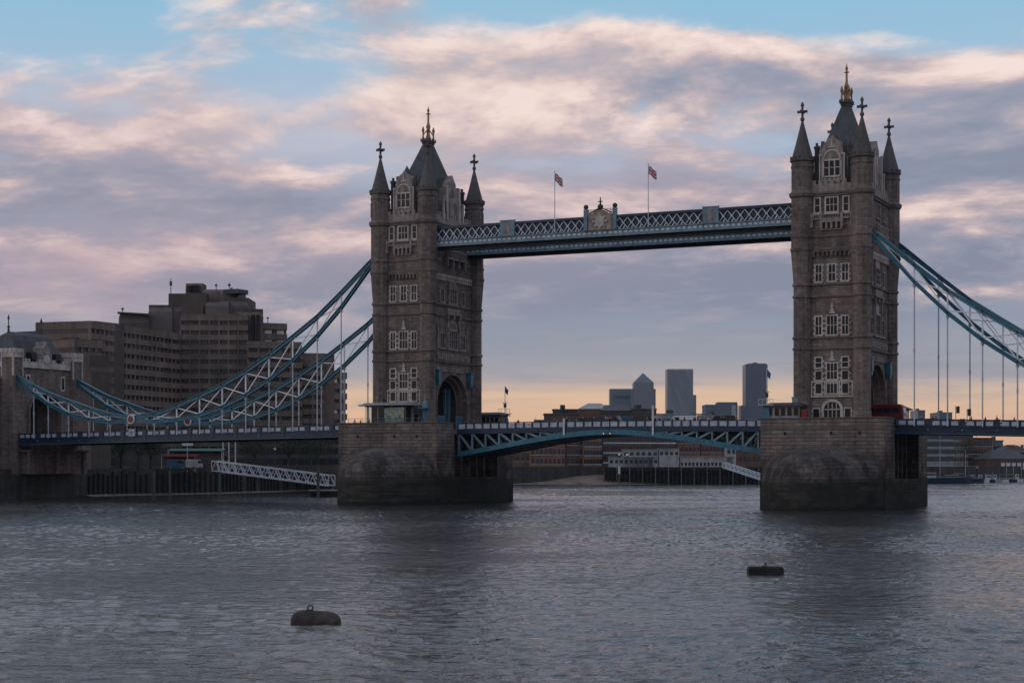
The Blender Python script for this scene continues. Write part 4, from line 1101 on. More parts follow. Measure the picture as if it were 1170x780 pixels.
# blue ornate signal pedestal
def signal(x, y, label, h=6.2):
    r = thing('signal_pedestal', label, 'signal post', (x, y, 13.9))
    mb = MB(); mb.lathe([(.75, 13.9), (.75, 14.3), (.45, 14.6), (.36, 15.2), (.36, 17.0), (.6, 17.4), (1.2, 17.6)], x, y, 12); build(mb, 'column', teal, r)
    mb = MB(); mb.lathe([(1.25, 17.6), (1.25, 17.75)], x, y, 12)
    for i in range(10):
        t = i * math.pi / 5; mb.cyl((x + 1.15 * math.cos(t), y + 1.15 * math.sin(t), 17.7), (x + 1.15 * math.cos(t), y + 1.15 * math.sin(t), 18.5), .04, .04, 5)
    build(mb, 'gallery', teal, r)
    mb = MB(); mb.lathe([(.45, 17.75), (.45, 18.6), (.3, 18.9), (.12, 19.3), (.1, 20.1), (.02, 20.4)], x, y, 10); build(mb, 'lantern', tealL, r)
    return r
signal(7.0, -14.3, 'ornate teal signal post on the left pier corner beside the mural')
# control cabins
def cabin(x, y, label, w=3.0, d=1.7, h=3.1, roofm=lead, basem=tealL):
    r = thing('control_cabin', label, 'control cabin', (x, y, 13.9), 'control cabins on the bridge piers')
    mb = MB(); mb.box(x - w, x + w, y - d, y + d, 13.9, 15.3); build(mb, 'base', basem, r)
    mb = MB(); mb.box(x - w + .05, x + w - .05, y - d + .05, y + d - .05, 15.3, 13.9 + h); build(mb, 'wall', pinktrim, r)
    k = 0
    for i in range(5):
        c = x - w + .7 + i * (2 * w - 1.4) / 4
        for s_ in (-1, 1):
            mb = MB(); mb.box(c - .36, c + .36, y + s_ * (d - .05), y + s_ * (d + .02), 15.5, 13.7 + h); build(mb, 'window', glass, r)
    for s_ in (-1, 1):
        mb = MB(); mb.box(x + s_ * (w - .05), x + s_ * (w + .02), y - d + .5, y + d - .5, 15.5, 13.7 + h); build(mb, 'window', glass, r)
    mb = MB(); mb.box(x - w - .5, x + w + .5, y - d - .4, y + d + .4, 13.9 + h, 14.15 + h); mb.frustum(x, y, 14.15 + h, w + .4, d + .3, 14.6 + h, w - .5, d - .6); build(mb, 'roof', roofm, r)
    return r
cabin(82.3 - 7.0, -13.0, 'long low control cabin with blue base on the right pier', 2.9)
cabin(82.3 + 5, 13.2, 'control cabin on the far side of the right pier', 2.6)
cabin(7.2, 13.2, 'dark roofed cabin on the left pier behind the tower', 2.6, 1.7, 3.0)
r = thing('equipment_box', 'small blue equipment box behind the cabin on the right pier', 'equipment box', (82.3 - 5.6, -10.6, 13.9))
mb = MB(); mb.box(82.3 - 6.5, 82.3 - 5.2, -11.1, -10.6, 13.9, 18.6); build(mb, 'cabinet', tealL, r)
mb = MB(); mb.box(82.3 - 6.6, 82.3 - 5.1, -11.2, -10.5, 18.6, 18.75); mb.cyl((82.3 - 5.9, -10.8, 18.7), (82.3 - 5.9, -10.8, 20.6), .04, .03, 5); build(mb, 'lid', tealL, r)
def mast(x, y, h, label):
    r = thing('signal_mast', label, 'mast', (x, y, 13.9), 'signal masts on the piers')
    mb = MB(); mb.cyl((x, y, 13.9), (x, y, 13.9 + h), .12, .05, 8); build(mb, 'pole', white, r)
    mb = MB(); mb.box(x - 1.3, x + 1.3, y - .6, y + .6, 17.3, 17.42)
    for q in (-1.25, -.6, .6, 1.25): mb.box(x + q - .03, x + q + .03, y - .6, y - .55, 17.4, 18.3)
    mb.box(x - 1.3, x + 1.3, y - .6, y - .55, 18.25, 18.32); build(mb, 'platform', rod, r)
    mb = MB(); mb.box(x - .22, x + .22, y - .2, y + .2, 18.6, 19.4); mb.box(x - .6, x + .6, y - .05, y + .05, 19.5, 19.6); build(mb, 'lamp_box', lead, r)
    mb = MB(); mb.frustum(x, y, 13.9, .9, .6, 17.3, .35, .35); build(mb, 'support', teal, r)
    mb = MB(); zt = 13.9 + h
    mb.add([(x + .05, y, zt - .1), (x + .7, y + .1, zt - .9), (x + .55, y + .05, zt - 1.9), (x + .05, y, zt - 1.3)], [(0, 1, 2, 3)])
    fl = build(mb, 'flag', coat_b, None, off=(x, y, zt)); fl.modifiers.new('thickness', 'SOLIDIFY').thickness = .02
    tag(fl, 'small limp dark flag at the top of the thin mast %s' % label.split('platform ')[1], 'flag')
    return r
mast(9.4, 14.8, 9.0, 'tall thin mast with platform right of the left tower')
mast(82.3 - 9.9, -14.4, 9.6, 'tall thin mast with platform left of the right tower')
r = thing('lifebuoy_cabinet', 'red cabinet between the cabin and the right tower door', 'cabinet', (82.3 - 3.3, -14.6, 13.9))
mb = MB(); mb.box(82.3 - 3.8, 82.3 - 2.9, -14.9, -14.3, 13.9, 16.2); mb.frustum(82.3 - 3.35, -14.6, 16.2, .5, .35, 16.5, .3, .2); build(mb, 'cabinet', red, r)

# ================================================================== VEHICLES
def car(x, y, z, heading, bodym, label, van=False, group='cars and vans crossing the bridge'):
    r = thing('van' if van else 'car', label, 'van' if van else 'car', (x, y, z), group, heading, local=True)
    if van: prof = [(-2.5, .35), (-2.5, 2.1), (-2.3, 2.25), (1.3, 2.25), (1.9, 1.35), (2.5, 1.1), (2.6, .35)]
    else: prof = [(-2.1, .3), (-2.15, .9), (-1.6, 1.0), (-1.1, 1.42), (.4, 1.45), (1.1, 1.0), (2.0, .85), (2.15, .3)]
    mb = MB(); mb.prism(prof, 'y', -.88, .88); bd = build(mb, 'body', bodym, r)
    md = bd.modifiers.new('bevel', 'BEVEL'); md.width = .08; md.segments = 2
    mb = MB()
    if van: mb.prism([(.2, 1.35), (.2, 2.0), (1.3, 2.0), (1.75, 1.35)], 'y', -.9, .9)
    else: mb.prism([(-1.35, .98), (-.95, 1.34), (.35, 1.36), (.95, .98)], 'y', -.9, .9)
    build(mb, 'side_window', glass, r)
    for sx in (-1.4, 1.4):
        for sy in (-.9, .9):
            mb = MB(); mb.cyl((sx, sy - .1, .32), (sx, sy + .1, .32), .32, .32, 14); wh = build(mb, 'wheel', rubber, r)
            mb = MB(); mb.cyl((sx, sy - .11, .32), (sx, sy + .11, .32), .17, .17, 10); build(mb, 'rim', silver, wh)
    return r
zb = 13.9
def onb(u_, y): return onY(u_, y)[0]
car(onb(655, 2.2), 2.2, zb, math.pi, silver, 'pale silver car crossing the left half of the middle span')
car(onb(779, 2.2), 2.2, zb, math.pi, white, 'white van crossing the middle span right of the second marker', True)
car(onb(809, -2.2), -2.2, zb, 0, blackcar, 'black car on the right half of the middle span')
car(onb(699, -2.2), -2.2, zb, 0, blackcar, 'black van amid the crowd at the centre of the span', True)
car(onb(857, 2.2), 2.2, zb, math.pi, silver, 'silver car close to the right pier')
car(onb(730, 2.2), 2.2, zb, math.pi, white, 'white car behind the crowd left of the second marker')
car(onb(672, 2.2), 2.2, zb, math.pi, blackcar, 'black van at the centre of the span, left of the crowd', True)
car(onb(714, 2.4), 2.4, zb, math.pi, bluecar, 'dark blue van in the crowd left of the pyramid topped tower', True)
car(onb(740, -2.2), -2.2, zb, 0, blackcar, 'black van beside the second white marker', True)
car(onb(826, 2.2), 2.2, zb, math.pi, blackcar, 'black van on the right half of the span below the wide office block', True)
car(onb(632, -2.2), -2.2, zb, 0, blackcar, 'black car left of the first white marker')
for ua, ub, q in ((757, 775, 'left of the lattice tower'), (788, 813, 'right of the lattice tower')):
    xa_, xb_ = onb(ua, 5.2), onb(ub, 5.2)
    r = thing('road_gate', 'raised blue road gate on the middle span, %s' % q, 'road gate', ((xa_ + xb_) / 2, 5.2, zb), 'blue road gates on the middle span')
    mb = MB(); mb.box(xa_, xb_, 5.1, 5.3, 16.35, 16.6); mb.box(xa_, xb_, 5.12, 5.28, 15.6, 15.75)
    k = xa_
    while k < xb_: mb.box(k, k + .1, 5.12, 5.28, 15.75, 16.35); k += .8
    build(mb, 'gate_arm', teal, r)
    for k in (xa_ + .2, xb_ - .2):
        mb = MB(); mb.box(k - .15, k + .15, 5.05, 5.35, zb, 16.7); build(mb, 'post', tealL, r)
def bus(x, y, z, label):
    r = thing('double_decker_bus', label, 'bus', (x, y, z), None, 0, local=True)
    mb = MB(); mb.prism([(-5.4, .35), (-5.4, 4.1), (-5.2, 4.3), (4.9, 4.3), (5.3, 4.0), (5.5, 2.2), (5.55, .35)], 'y', -1.25, 1.25); b = build(mb, 'body', busred, r)
    md = b.modifiers.new('bevel', 'BEVEL'); md.width = .12; md.segments = 2
    for z0, z1 in ((1.25, 2.05), (2.85, 3.65)):
        for i in range(7):
            for s_ in (-1, 1):
                mb = MB(); mb.box(-5.0 + i * 1.42, -3.75 + i * 1.42, s_ * 1.22, s_ * 1.27, z0, z1); build(mb, 'window', glass, r)
        mb = MB(); mb.add([(5.53 if z0 < 2 else 5.46, -1.05, z0 - .1), (5.53 if z0 < 2 else 5.46, 1.05, z0 - .1), (5.5 if z0 < 2 else 5.36, 1.05, z1 + .1), (5.5 if z0 < 2 else 5.36, -1.05, z1 + .1),
                              (5.6, -1.05, z0 - .1), (5.6, 1.05, z0 - .1), (5.53 if z0 < 2 else 5.42, 1.05, z1 + .1), (5.53 if z0 < 2 else 5.42, -1.05, z1 + .1)], [(0, 3, 2, 1), (4, 5, 6, 7), (0, 1, 5, 4), (1, 2, 6, 5), (2, 3, 7, 6), (3, 0, 4, 7)]); build(mb, 'windscreen', silver, r)
    for sx in (-3.4, 3.2):
        for sy in (-1.2, 1.2):
            mb = MB(); mb.cyl((sx, sy - .12, .5), (sx, sy + .12, .5), .5, .5, 16); build(mb, 'wheel', rubber, r)
    for sy in (-.9, .9):
        mb = MB(); mb.cyl((5.54, sy, .75), (5.62, sy, .75), .13, .13, 10); build(mb, 'headlight', white, r)
bus(onb(1034, 2.6) - 5.5, 2.6, 13.75 - .35, 'red double decker bus coming out of the right tower portal')

# ================================================================== PEOPLE
def person_mesh(name, coat):
    V = [(0, 0, .95), (0, .02, 1.2), (0, .02, 1.42), (0, 0, 1.52), (0, -.01, 1.62), (0, -.02, 1.74),
         (-.1, 0, .88), (-.12, -.05, .5), (-.11, .06, .08), (-.11, -.1, .04), (.1, 0, .88), (.12, .08, .5), (.11, .1, .08), (.11, -.06, .04),
         (-.2, .02, 1.38), (-.25, .06, 1.12), (-.24, -.06, .9), (.2, .02, 1.38), (.25, -.02, 1.12), (.24, -.12, .92)]
    Ed = [(0, 1), (1, 2), (2, 3), (3, 4), (4, 5), (0, 6), (6, 7), (7, 8), (8, 9), (0, 10), (10, 11), (11, 12), (12, 13), (2, 14), (14, 15), (15, 16), (2, 17), (17, 18), (18, 19)]
    Rd = [.16, .15, .15, .065, .1, .085, .11, .075, .05, .045, .11, .075, .05, .045, .075, .055, .04, .075, .055, .04]
    me = bpy.data.meshes.new(name); me.from_pydata(V, Ed, [])
    o = bpy.data.objects.new(name, me); COL.objects.link(o)
    md = o.modifiers.new('s', 'SKIN')
    for i, q in enumerate(me.skin_vertices[0].data): q.radius = (Rd[i], Rd[i] * (.8 if i < 3 else 1)); q.use_root = (i == 0)
    sb = o.modifiers.new('d', 'SUBSURF'); sb.levels = 1
    m2 = bpy.data.meshes.new_from_object(o.evaluated_get(bpy.context.evaluated_depsgraph_get()))
    bpy.data.objects.remove(o)
    m2.name = name
    for m_ in (skin, coat, coat_d, hairm): m2.materials.append(m_)
    for p in m2.polygons:
        c = p.center
        p.material_index = 2 if c.z < .86 else (1 if c.z < 1.5 and not (abs(c.x) > .2 and c.z < .93) else (3 if c.z > 1.72 or (c.z > 1.6 and c.y > .03) else 0))
        p.use_smooth = True
    return m2
PM = [(person_mesh('person', c), nme) for c, nme in ((coat_d, 'dark coat'), (coat_b, 'blue jacket'), (coat_r, 'red jacket'), (coat_w, 'pale coat'))]
def person(x, y, z, k, label, group='pedestrians crossing the bridge'):
    o = bpy.data.objects.new('person', PM[k][0]); COL.objects.link(o); o.location = (x, y, z); o.rotation_euler = (0, 0, random.uniform(0, 6.28)); o.scale = (1, 1, random.uniform(.95, 1.06))
    return tag(o, label % PM[k][1], 'person', group)
# crowd at the centre of the span
for i in range(46):
    u_ = random.gauss(690, 34) if i < 34 else random.uniform(770, 835)
    yy = random.choice((-7.0, -6.4, -5.6, 5.8, 6.6))
    X0 = onb(u_, yy); kk = random.choice((0, 0, 0, 0, 1, 2, 3))
    if not (HW + 1 < X0 < 71): continue
    q = X0 - HW if X0 < 41.15 else 71.9 - X0
    person(X0, yy, bt(q) - 1.12, kk, 'pedestrian in a %s, one of the crowd behind the middle span parapet')
for u_, kk, q in ((571, 0, 'just right of the left tower mast'), (592, 0, 'alone on the left end of the middle span'), (612, 1, 'between the mast and the first marker')):
    person(onb(u_, -7), -7, 13.95, kk, 'pedestrian in a %s ' + q)
for u_, kk in ((1066, 0), (1069.5, 0), (1110, 0), (1126, 0), (1139, 0), (1159, 2), (1053, 1)):
    X0 = onb(u_, -7.2); person(X0, -7.2, parS(X0) - 1.17, kk, 'pedestrian in a %s on the right side span among the hanger rods')
for u_, kk, q in ((405, 3, 'at the left corner of the left pier terrace'), (412, 2, 'left of the glass kiosk'), (422, 0, 'under the kiosk canopy')):
    person(onb(u_, -15.0) , -15.0, 13.9, kk, 'visitor in a %s ' + q, 'visitors on the pier terraces')

# traffic lights on the right side span
for u_, vt, q in ((1092, 464, 'left one, taller'), (1105, 467, 'right one, beside a hanger rod')):
    X0, d = onY(u_, -6.2); zt = zat(vt, d); z0 = parS(X0) - 1.2
    r = thing('traffic_light', 'black backed traffic light on the right side span, %s' % q, 'traffic light', (X0, -6.2, z0), 'traffic lights on the right side span')
    mb = MB(); mb.cyl((X0, -6.2, z0), (X0, -6.2, zt), .06, .06, 8); build(mb, 'pole', greyw, r)
    mb = MB(); mb.box(X0 + .12, X0 + .62, -6.35, -6.05, zt - 1.15, zt); hd = build(mb, 'signal_head', lead, r)
    for j in range(3):
        mb = MB(); mb.cyl((X0 + .37, -6.35, zt - .2 - j * .37), (X0 + .37, -6.42, zt - .2 - j * .37), .12, .12, 10); build(mb, 'lens', glass, hd)
    mb = MB(); mb.box(X0, X0 + .2, -6.25, -6.15, zt - .3, zt - .2); build(mb, 'bracket', lead, r)

# ================================================================== MOORING BUOYS
wx, wy = at(361, 82.5)
r = thing('mooring_buoy', 'rusty barrel mooring buoy with a ring on top, nearer left one', 'buoy', (wx, wy, 0), 'mooring buoys on the river', YAW - R(4), local=True)
mb = MB(); prof = [(-1.22, .02), (-1.2, .2), (-1.13, .34), (-1.0, .46), (-.8, .545), (-.5, .575), (.5, .575), (.8, .545), (1.0, .46), (1.13, .34), (1.2, .2), (1.22, .02)]
n = 24
for a, rr in prof:
    for i in range(n):
        t = 2 * math.pi * i / n; mb.v.append((a, rr * math.cos(t), .02 + rr * math.sin(t)))
for k in range(len(prof) - 1):
    for i in range(n): mb.f.append([k * n + i, k * n + (i + 1) % n, (k + 1) * n + (i + 1) % n, (k + 1) * n + i]); mb.mi.append(0)
mb.f.append(list(range(n))); mb.mi.append(0); mb.f.append(list(range((len(prof) - 1) * n, len(prof) * n))); mb.mi.append(0)
drum = build(mb, 'drum', rust, r, smooth=True); drum.rotation_euler = (0, R(3.2), 0)
mb = MB(); mb.lathe([(.16, .5), (.16, .63), (.06, .65)], -.28, 0, 10); build(mb, 'ring_base', rust, r)
mb = MB(); n = 16; m_ = 6
for i in range(n):
    t = 2 * math.pi * i / n
    for j in range(m_):
        p = 2 * math.pi * j / m_; rr = .13 + .035 * math.cos(p); mb.v.append((-.28 + rr * math.cos(t), .035 * math.sin(p), .72 + rr * math.sin(t)))
for i in range(n):
    for j in range(m_): mb.f.append([i * m_ + j, ((i + 1) % n) * m_ + j, ((i + 1) % n) * m_ + (j + 1) % m_, i * m_ + (j + 1) % m_]); mb.mi.append(0)
build(mb, 'ring', lead, r, smooth=True)
mb = MB()
for a in (-.5, 0, .5): mb.cyl((a - .03, 0, .02), (a + .03, 0, .02), .59, .59, 24)
bnd = build(mb, 'hoop', rust, r); bnd.rotation_euler = (0, R(3.2), 0)
wx, wy = at(874.5, 118.5)
r = thing('mooring_buoy', 'flat topped dark mooring buoy with a small eye, farther right one', 'buoy', (wx, wy, 0), 'mooring buoys on the river', YAW, local=True)
mb = MB(); mb.prism([(-1.2, -.3), (-1.22, .38), (-1.15, .48), (1.15, .48), (1.22, .38), (1.2, -.3)], 'y', -.55, .55); bb = build(mb, 'float', timber, r)
md = bb.modifiers.new('bevel', 'BEVEL'); md.width = .08; md.segments = 3
mb = MB(); mb.box(-1.1, 1.1, -.5, .5, .482, .53); build(mb, 'deck', rust, r)
mb = MB(); mb.lathe([(.2, .53), (.2, .58), (.07, .6), (.07, .72), (.12, .75), (.05, .8)], 0, 0, 10); build(mb, 'mooring_eye', lead, r)
mb = MB()
for a in (-.95, -.4, .4, .95): mb.box(a - .06, a + .06, -.58, -.55, -.2, .42)
build(mb, 'fender', timber, r)

# ================================================================== GANGWAYS
def gangway(label, A, B, w, h, panels, mat=white):
    A = Vector(A); B = Vector(B); L = (B - A).length
    r = thing('gangway', label, 'gangway', tuple(A), 'steel truss gangways down to the landing pontoons')
    d = (B - A).normalized(); sd_ = Vector((-d.y, d.x, 0)).normalized() * w / 2; up = Vector((0, 0, h))
    for s_ in (-1, 1):
        mb = MB(); o = sd_ * s_
        mb.bar(A + o, B + o, .22, .28); mb.bar(A + o + up, B + o + up, .22, .24)
        for i in range(panels):
            p = A + d * L * i / panels + o; q = A + d * L * (i + 1) / panels + o; m_ = (p + q) / 2
            mb.bar(p, m_ + up, .14, .16); mb.bar(m_ + up, q, .14, .16)
            mb.bar(p + up * .5, q + up * .5, .05, .05)
        mb.bar(A + o, A + o + up, .16); mb.bar(B + o, B + o + up, .16)
        build(mb, 'truss', mat, r)
    mb = MB(); mb.bar(A, B, w - .2, .1); build(mb, 'walkway_floor', greyw, r)
    return r
a = at(245.5, 409); b3 = at(379, 384)
gangway('long white truss gangway sloping down behind the left pier', (a[0], a[1], 5.7), (b3[0], b3[1], 2.4), 2.0, 2.3, 13)
a = at(828, 560); b3 = at(876, 545)
gangway('grey gangway sloping down beside the right pier', (a[0], a[1], 6.0), (b3[0], b3[1], 1.6), 2.0, 1.6, 10, rod)
# landing pontoon that carries the lower end
px, py = at(395, 384)
r = thing('landing_pontoon', 'low floating pontoon at the foot of the white gangway', 'pontoon', (px, py, 0), None, YAW + .2, local=True)
mb = MB(); mb.box(-8, 8, -3, 3, -.4, 1.3); build(mb, 'hull', timber, r)
mb = MB(); mb.box(-8.1, 8.1, -3.1, 3.1, 1.3, 1.5); build(mb, 'deck', greyw, r)
for q in (-6.5, 6.5):
    mb = MB(); mb.cyl((q, -3.5, -2), (q, -3.5, 7), .35, .35, 12); build(mb, 'mooring_pile', timberp, r)

# ================================================================== BUILDING BUILDER
def frame(u0, d0, u1, d1, z0=5.3):
    a = Vector(at(u0, d0)); b = Vector(at(u1, d1)); return a, b
def facade_windows(r, L, zs, zh, n, w, y=-.03, lim=100, cnt=None, mat=glassf, sill=None, x0=0, jitter=.0, depth=.09):
    for z in zs:
        for i in range(n):
            c = x0 + (i + .5) * L / n
            mb = MB(); mb.box(c - w / 2, c + w / 2, y, y + depth, z, z + zh)
            if cnt is not None and cnt[0] >= 99:
                cnt[1].v; o = len(cnt[1].v); cnt[1].v += mb.v
                for f_ in mb.f: cnt[1].f.append([o + k for k in f_]); cnt[1].mi.append(0)
                continue
            wn = build(mb, 'window', mat, r)
            if cnt is not None: cnt[0] += 1
            if sill:
                m2 = MB(); m2.box(c - w / 2 - .12, c + w / 2 + .12, y - .1, y, z - .2, z); build(m2, 'sill', sill, wn)
def far_building(name, label, cat, u0, d0, u1, d1, vtop, thick, wallm, rows=4, cols=6, zfirst=7.5, pitch=3.2, ww=1.1, wh=1.6, sill=trim, roof='flat', roofm=slate, group=None, rise=None, inset=None, z0=5.0, band=None, wmat=glassf):
    a, b = frame(u0, d0, u1, d1); L = (b - a).length; ang = math.atan2((b - a).y, (b - a).x)
    r = thing(name, label, cat, (a.x, a.y, z0), group, ang, local=True)
    H_ = zat(vtop, (d0 + d1) / 2) - z0
    mb = MB(); mb.box(0, L, 0, thick, 0, H_); build(mb, 'wall', wallm, r)
    zs = [zfirst - z0 + i * pitch for i in range(rows) if zfirst - z0 + i * pitch + wh < H_ - .3]
    cnt = [0, MB()]
    facade_windows(r, L, zs, wh, cols, ww, sill=sill, cnt=cnt, mat=wmat)
    if cnt[1].v: o = build(cnt[1], 'window', wmat, r); o['kind'] = 'stuff'
    if band:
        mb = MB()
        for z in zs: mb.box(-.1, L + .1, -.25, 0, z - .75, z - .3)
        build(mb, 'balcony_band', band, r)
    if roof == 'gable':
        rise = rise or thick * .28; inset = inset or thick * .3
        mb = MB(); mb.add([(-.3, -.4, H_), (L + .3, -.4, H_), (L + .3, thick + .4, H_), (-.3, thick + .4, H_), (inset, thick / 2, H_ + rise), (L - inset, thick / 2, H_ + rise)],
                          [(0, 1, 5, 4), (1, 2, 5), (2, 3, 4, 5), (3, 0, 4), (0, 3, 2, 1)])
        build(mb, 'roof', roofm, r)
    elif roof == 'flat':
        mb = MB(); mb.box(-.25, L + .25, -.25, thick + .25, H_, H_ + .5); build(mb, 'parapet', wallm, r)
        mb = MB(); mb.box(L * .3, L * .5, thick * .3, thick * .6, H_ + .5, H_ + 2.2); build(mb, 'roof_plant', lead, r)
    return r

# ------------------------------------------------------------------ the brown hotel
hot = thing('hotel_block', 'huge stepped brown concrete hotel with rows of dark windows', 'hotel', (at(200, 470)[0], at(200, 470)[1], 5.3))
HO = ORG[hot.name]
hcnt = [0, MB()]
def hblock(u0, d0, u1, d1, vtop, thick, pitch=2.65, win=True, slope=0, blank=0, wall=conc, vmin=None, wwm=glassf, lit_=None, z_lo=5.3, npitch=2.05):
    a, b = frame(u0, d0, u1, d1); L = (b - a).length; ax = (b - a) / L; ay = Vector((-ax.y, ax.x))
    ztop = zat(vtop, d0)
    def T(mb_):
        mb_.v = [(a.x + ax.x * p[0] + ay.x * p[1], a.y + ax.y * p[0] + ay.y * p[1], p[2]) for p in mb_.v]; return mb_
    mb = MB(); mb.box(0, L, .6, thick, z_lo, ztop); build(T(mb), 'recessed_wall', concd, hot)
    if win:
        mb = MB(); z = ztop
        mb.box(-.05, L + .05, 0, thick - .1, ztop - 1.5 - blank, ztop + .35)
        z = ztop - 1.5 - blank; rows_ = []
        while z > z_lo + pitch:
            rows_.append(z - 1.15); mb.box(-.05, L + .05, 0, thick - .1, z - pitch, z - 1.15); z -= pitch
        sp_ = mb
        n = max(1, int(L / npitch)); mb = sp_
        for zz in rows_:
            if vmin and zz > zat(vmin, d0): continue
            for i in range(n):
                c0 = (i + .5) * L / n
                if random.random() < .06: continue
                w_ = npitch * (.30 if not lit_ else .33)
                m2 = MB(); m2.box(c0 - w_, c0 + w_, .5, .58, zz + .06, zz + 1.1)
                litw = lit_ and random.random() < .75
                T(m2)
                if hcnt[0] < 99 or litw:
                    build(m2, 'window', glass_sunlit if litw else (glassf, glassf, glassf, concp)[random.randrange(4)], hot); hcnt[0] += 1  # paler panes: sun and sky reflections painted into the window colour
                else:
                    o = len(hcnt[1].v); hcnt[1].v += m2.v
                    for f_ in m2.f: hcnt[1].f.append([o + k for k in f_]); hcnt[1].mi.append(0)
                mb.box(c0 - L / n / 2 - .25, c0 - L / n / 2 + .25, .12, .6, zz, zz + 1.15)
        build(T(mb), 'spandrel_wall', wall, hot)
    else:
        mb = MB(); mb.box(0, L, 0, thick, z_lo, ztop)
        if slope:
            mb = MB(); zc = ztop - slope
            mb.add([(0, 0, zc), (L, 0, zc), (L, thick, zc), (0, thick, zc), (slope * .35, slope * .5, ztop), (L - slope * .35, slope * .5, ztop), (L - slope * .35, thick - 1, ztop), (slope * .35, thick - 1, ztop)],
                   [(0, 3, 2, 1), (4, 5, 6, 7), (0, 1, 5, 4), (1, 2, 6, 5), (2, 3, 7, 6), (3, 0, 4, 7)])
            mb.box(.01, L - .01, .01, thick - .01, z_lo, zc)
        build(T(mb), 'blank_wall', wall, hot)
# left wing, coming toward the camera
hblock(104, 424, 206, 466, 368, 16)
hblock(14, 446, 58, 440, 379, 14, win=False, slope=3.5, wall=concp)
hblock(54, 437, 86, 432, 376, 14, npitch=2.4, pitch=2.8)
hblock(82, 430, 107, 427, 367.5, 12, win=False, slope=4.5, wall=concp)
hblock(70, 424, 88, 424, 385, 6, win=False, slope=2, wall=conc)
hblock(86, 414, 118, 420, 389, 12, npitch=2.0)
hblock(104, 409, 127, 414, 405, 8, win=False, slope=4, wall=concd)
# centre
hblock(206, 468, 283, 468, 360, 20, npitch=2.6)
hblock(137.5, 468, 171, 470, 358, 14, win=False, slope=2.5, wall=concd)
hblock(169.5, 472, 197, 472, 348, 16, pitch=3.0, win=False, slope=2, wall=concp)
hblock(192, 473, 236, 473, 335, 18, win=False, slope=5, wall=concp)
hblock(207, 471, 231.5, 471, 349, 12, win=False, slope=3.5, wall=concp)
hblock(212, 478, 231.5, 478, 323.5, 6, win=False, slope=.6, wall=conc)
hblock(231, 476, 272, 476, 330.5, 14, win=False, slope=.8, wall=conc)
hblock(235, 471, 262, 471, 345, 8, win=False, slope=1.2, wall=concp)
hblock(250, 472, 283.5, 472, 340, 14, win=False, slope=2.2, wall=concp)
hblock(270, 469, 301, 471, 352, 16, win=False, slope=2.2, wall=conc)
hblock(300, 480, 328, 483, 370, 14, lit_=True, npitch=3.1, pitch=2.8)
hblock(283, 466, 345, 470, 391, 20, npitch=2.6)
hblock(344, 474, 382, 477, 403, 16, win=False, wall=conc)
hblock(345, 472, 370, 473, 412, 4, npitch=2.6)
hblock(381, 480, 396.5, 484, 426, 12, lit_=True, npitch=1.9, pitch=2.9)
ow = build(hcnt[1], 'window', glassf, hot); ow['kind'] = 'stuff'
# vertical slots and rooftop odds and ends
for u0 in (289, 294.5):
    a = at(u0, 468.6); mb = MB(); mb.box(a[0] - .35, a[0] + .35, a[1] - .3, a[1] + .6, zat(391, 470), zat(360, 470)); build(mb, 'stair_slot', dark, hot)
a = at(221, 477.5); mb = MB()
for k in (-1, 1): mb.box(a[0] + k * 1.1 - .7, a[0] + k * 1.1 + .7, a[1] - .5 , a[1] + .3, zat(333, 478), zat(326.5, 478))
build(mb, 'plant_opening', dark, hot)
for u0, v0, h_ in ((195.2, 334.6, 4), (247, 330, 1.5), (262, 331, 2), (140, 357, 1.5), (306, 366, 1)):
    a = at(u0, 474); z0_ = zat(v0, 474); mb = MB(); mb.cyl((a[0], a[1], z0_ - 1), (a[0], a[1], z0_ + h_), .12, .1, 6); mb.box(a[0] - .3, a[0] + .3, a[1] - .2, a[1] + .2, z0_ + h_ * .5, z0_ + h_ * .8); build(mb, 'rooftop_mast', lead, hot)
a = at(268, 474); mb = MB(); mb.box(a[0] - 2.5, a[0] + 2.5, a[1] - 2, a[1] + 3, zat(336, 474), zat(331, 474)); mb.cyl((a[0] - 1, a[1], zat(332, 474)), (a[0] - 1, a[1], zat(328.5, 474)), .3, .3, 8); build(mb, 'water_tank', lead, hot)
a = at(137, 469); mb = MB(); b3 = at(170, 471); mb.bar((a[0] - .8, a[1], zat(357.2, 469)), (b3[0], b3[1], zat(359.5, 471)), 3, .4); build(mb, 'roof_canopy', lead, hot)
a = at(143, 463.5); b3 = at(173, 465); mb = MB(); mb.bar((a[0], a[1], zat(374, 455)), (b3[0], b3[1], zat(377.5, 458)), .3, .4); build(mb, 'glass_balustrade', glass_sunlit, hot)

# low buildings under the hotel, behind the quay
far_building('riverside_terrace', 'dark low terrace of shopfronts behind the quay under the bridge', 'terrace', 100, 425, 190, 440, 500, 8, concd, 3, 14, 7, 2.8, 1.6, 1.6, sill=None, roof='flat')
far_building('riverside_terrace', 'dark two storey block behind the gangway under the bridge', 'terrace', 262, 444, 398, 450, 497, 10, concd, 3, 16, 7, 2.8, 1.8, 1.7, sill=None, roof='flat')
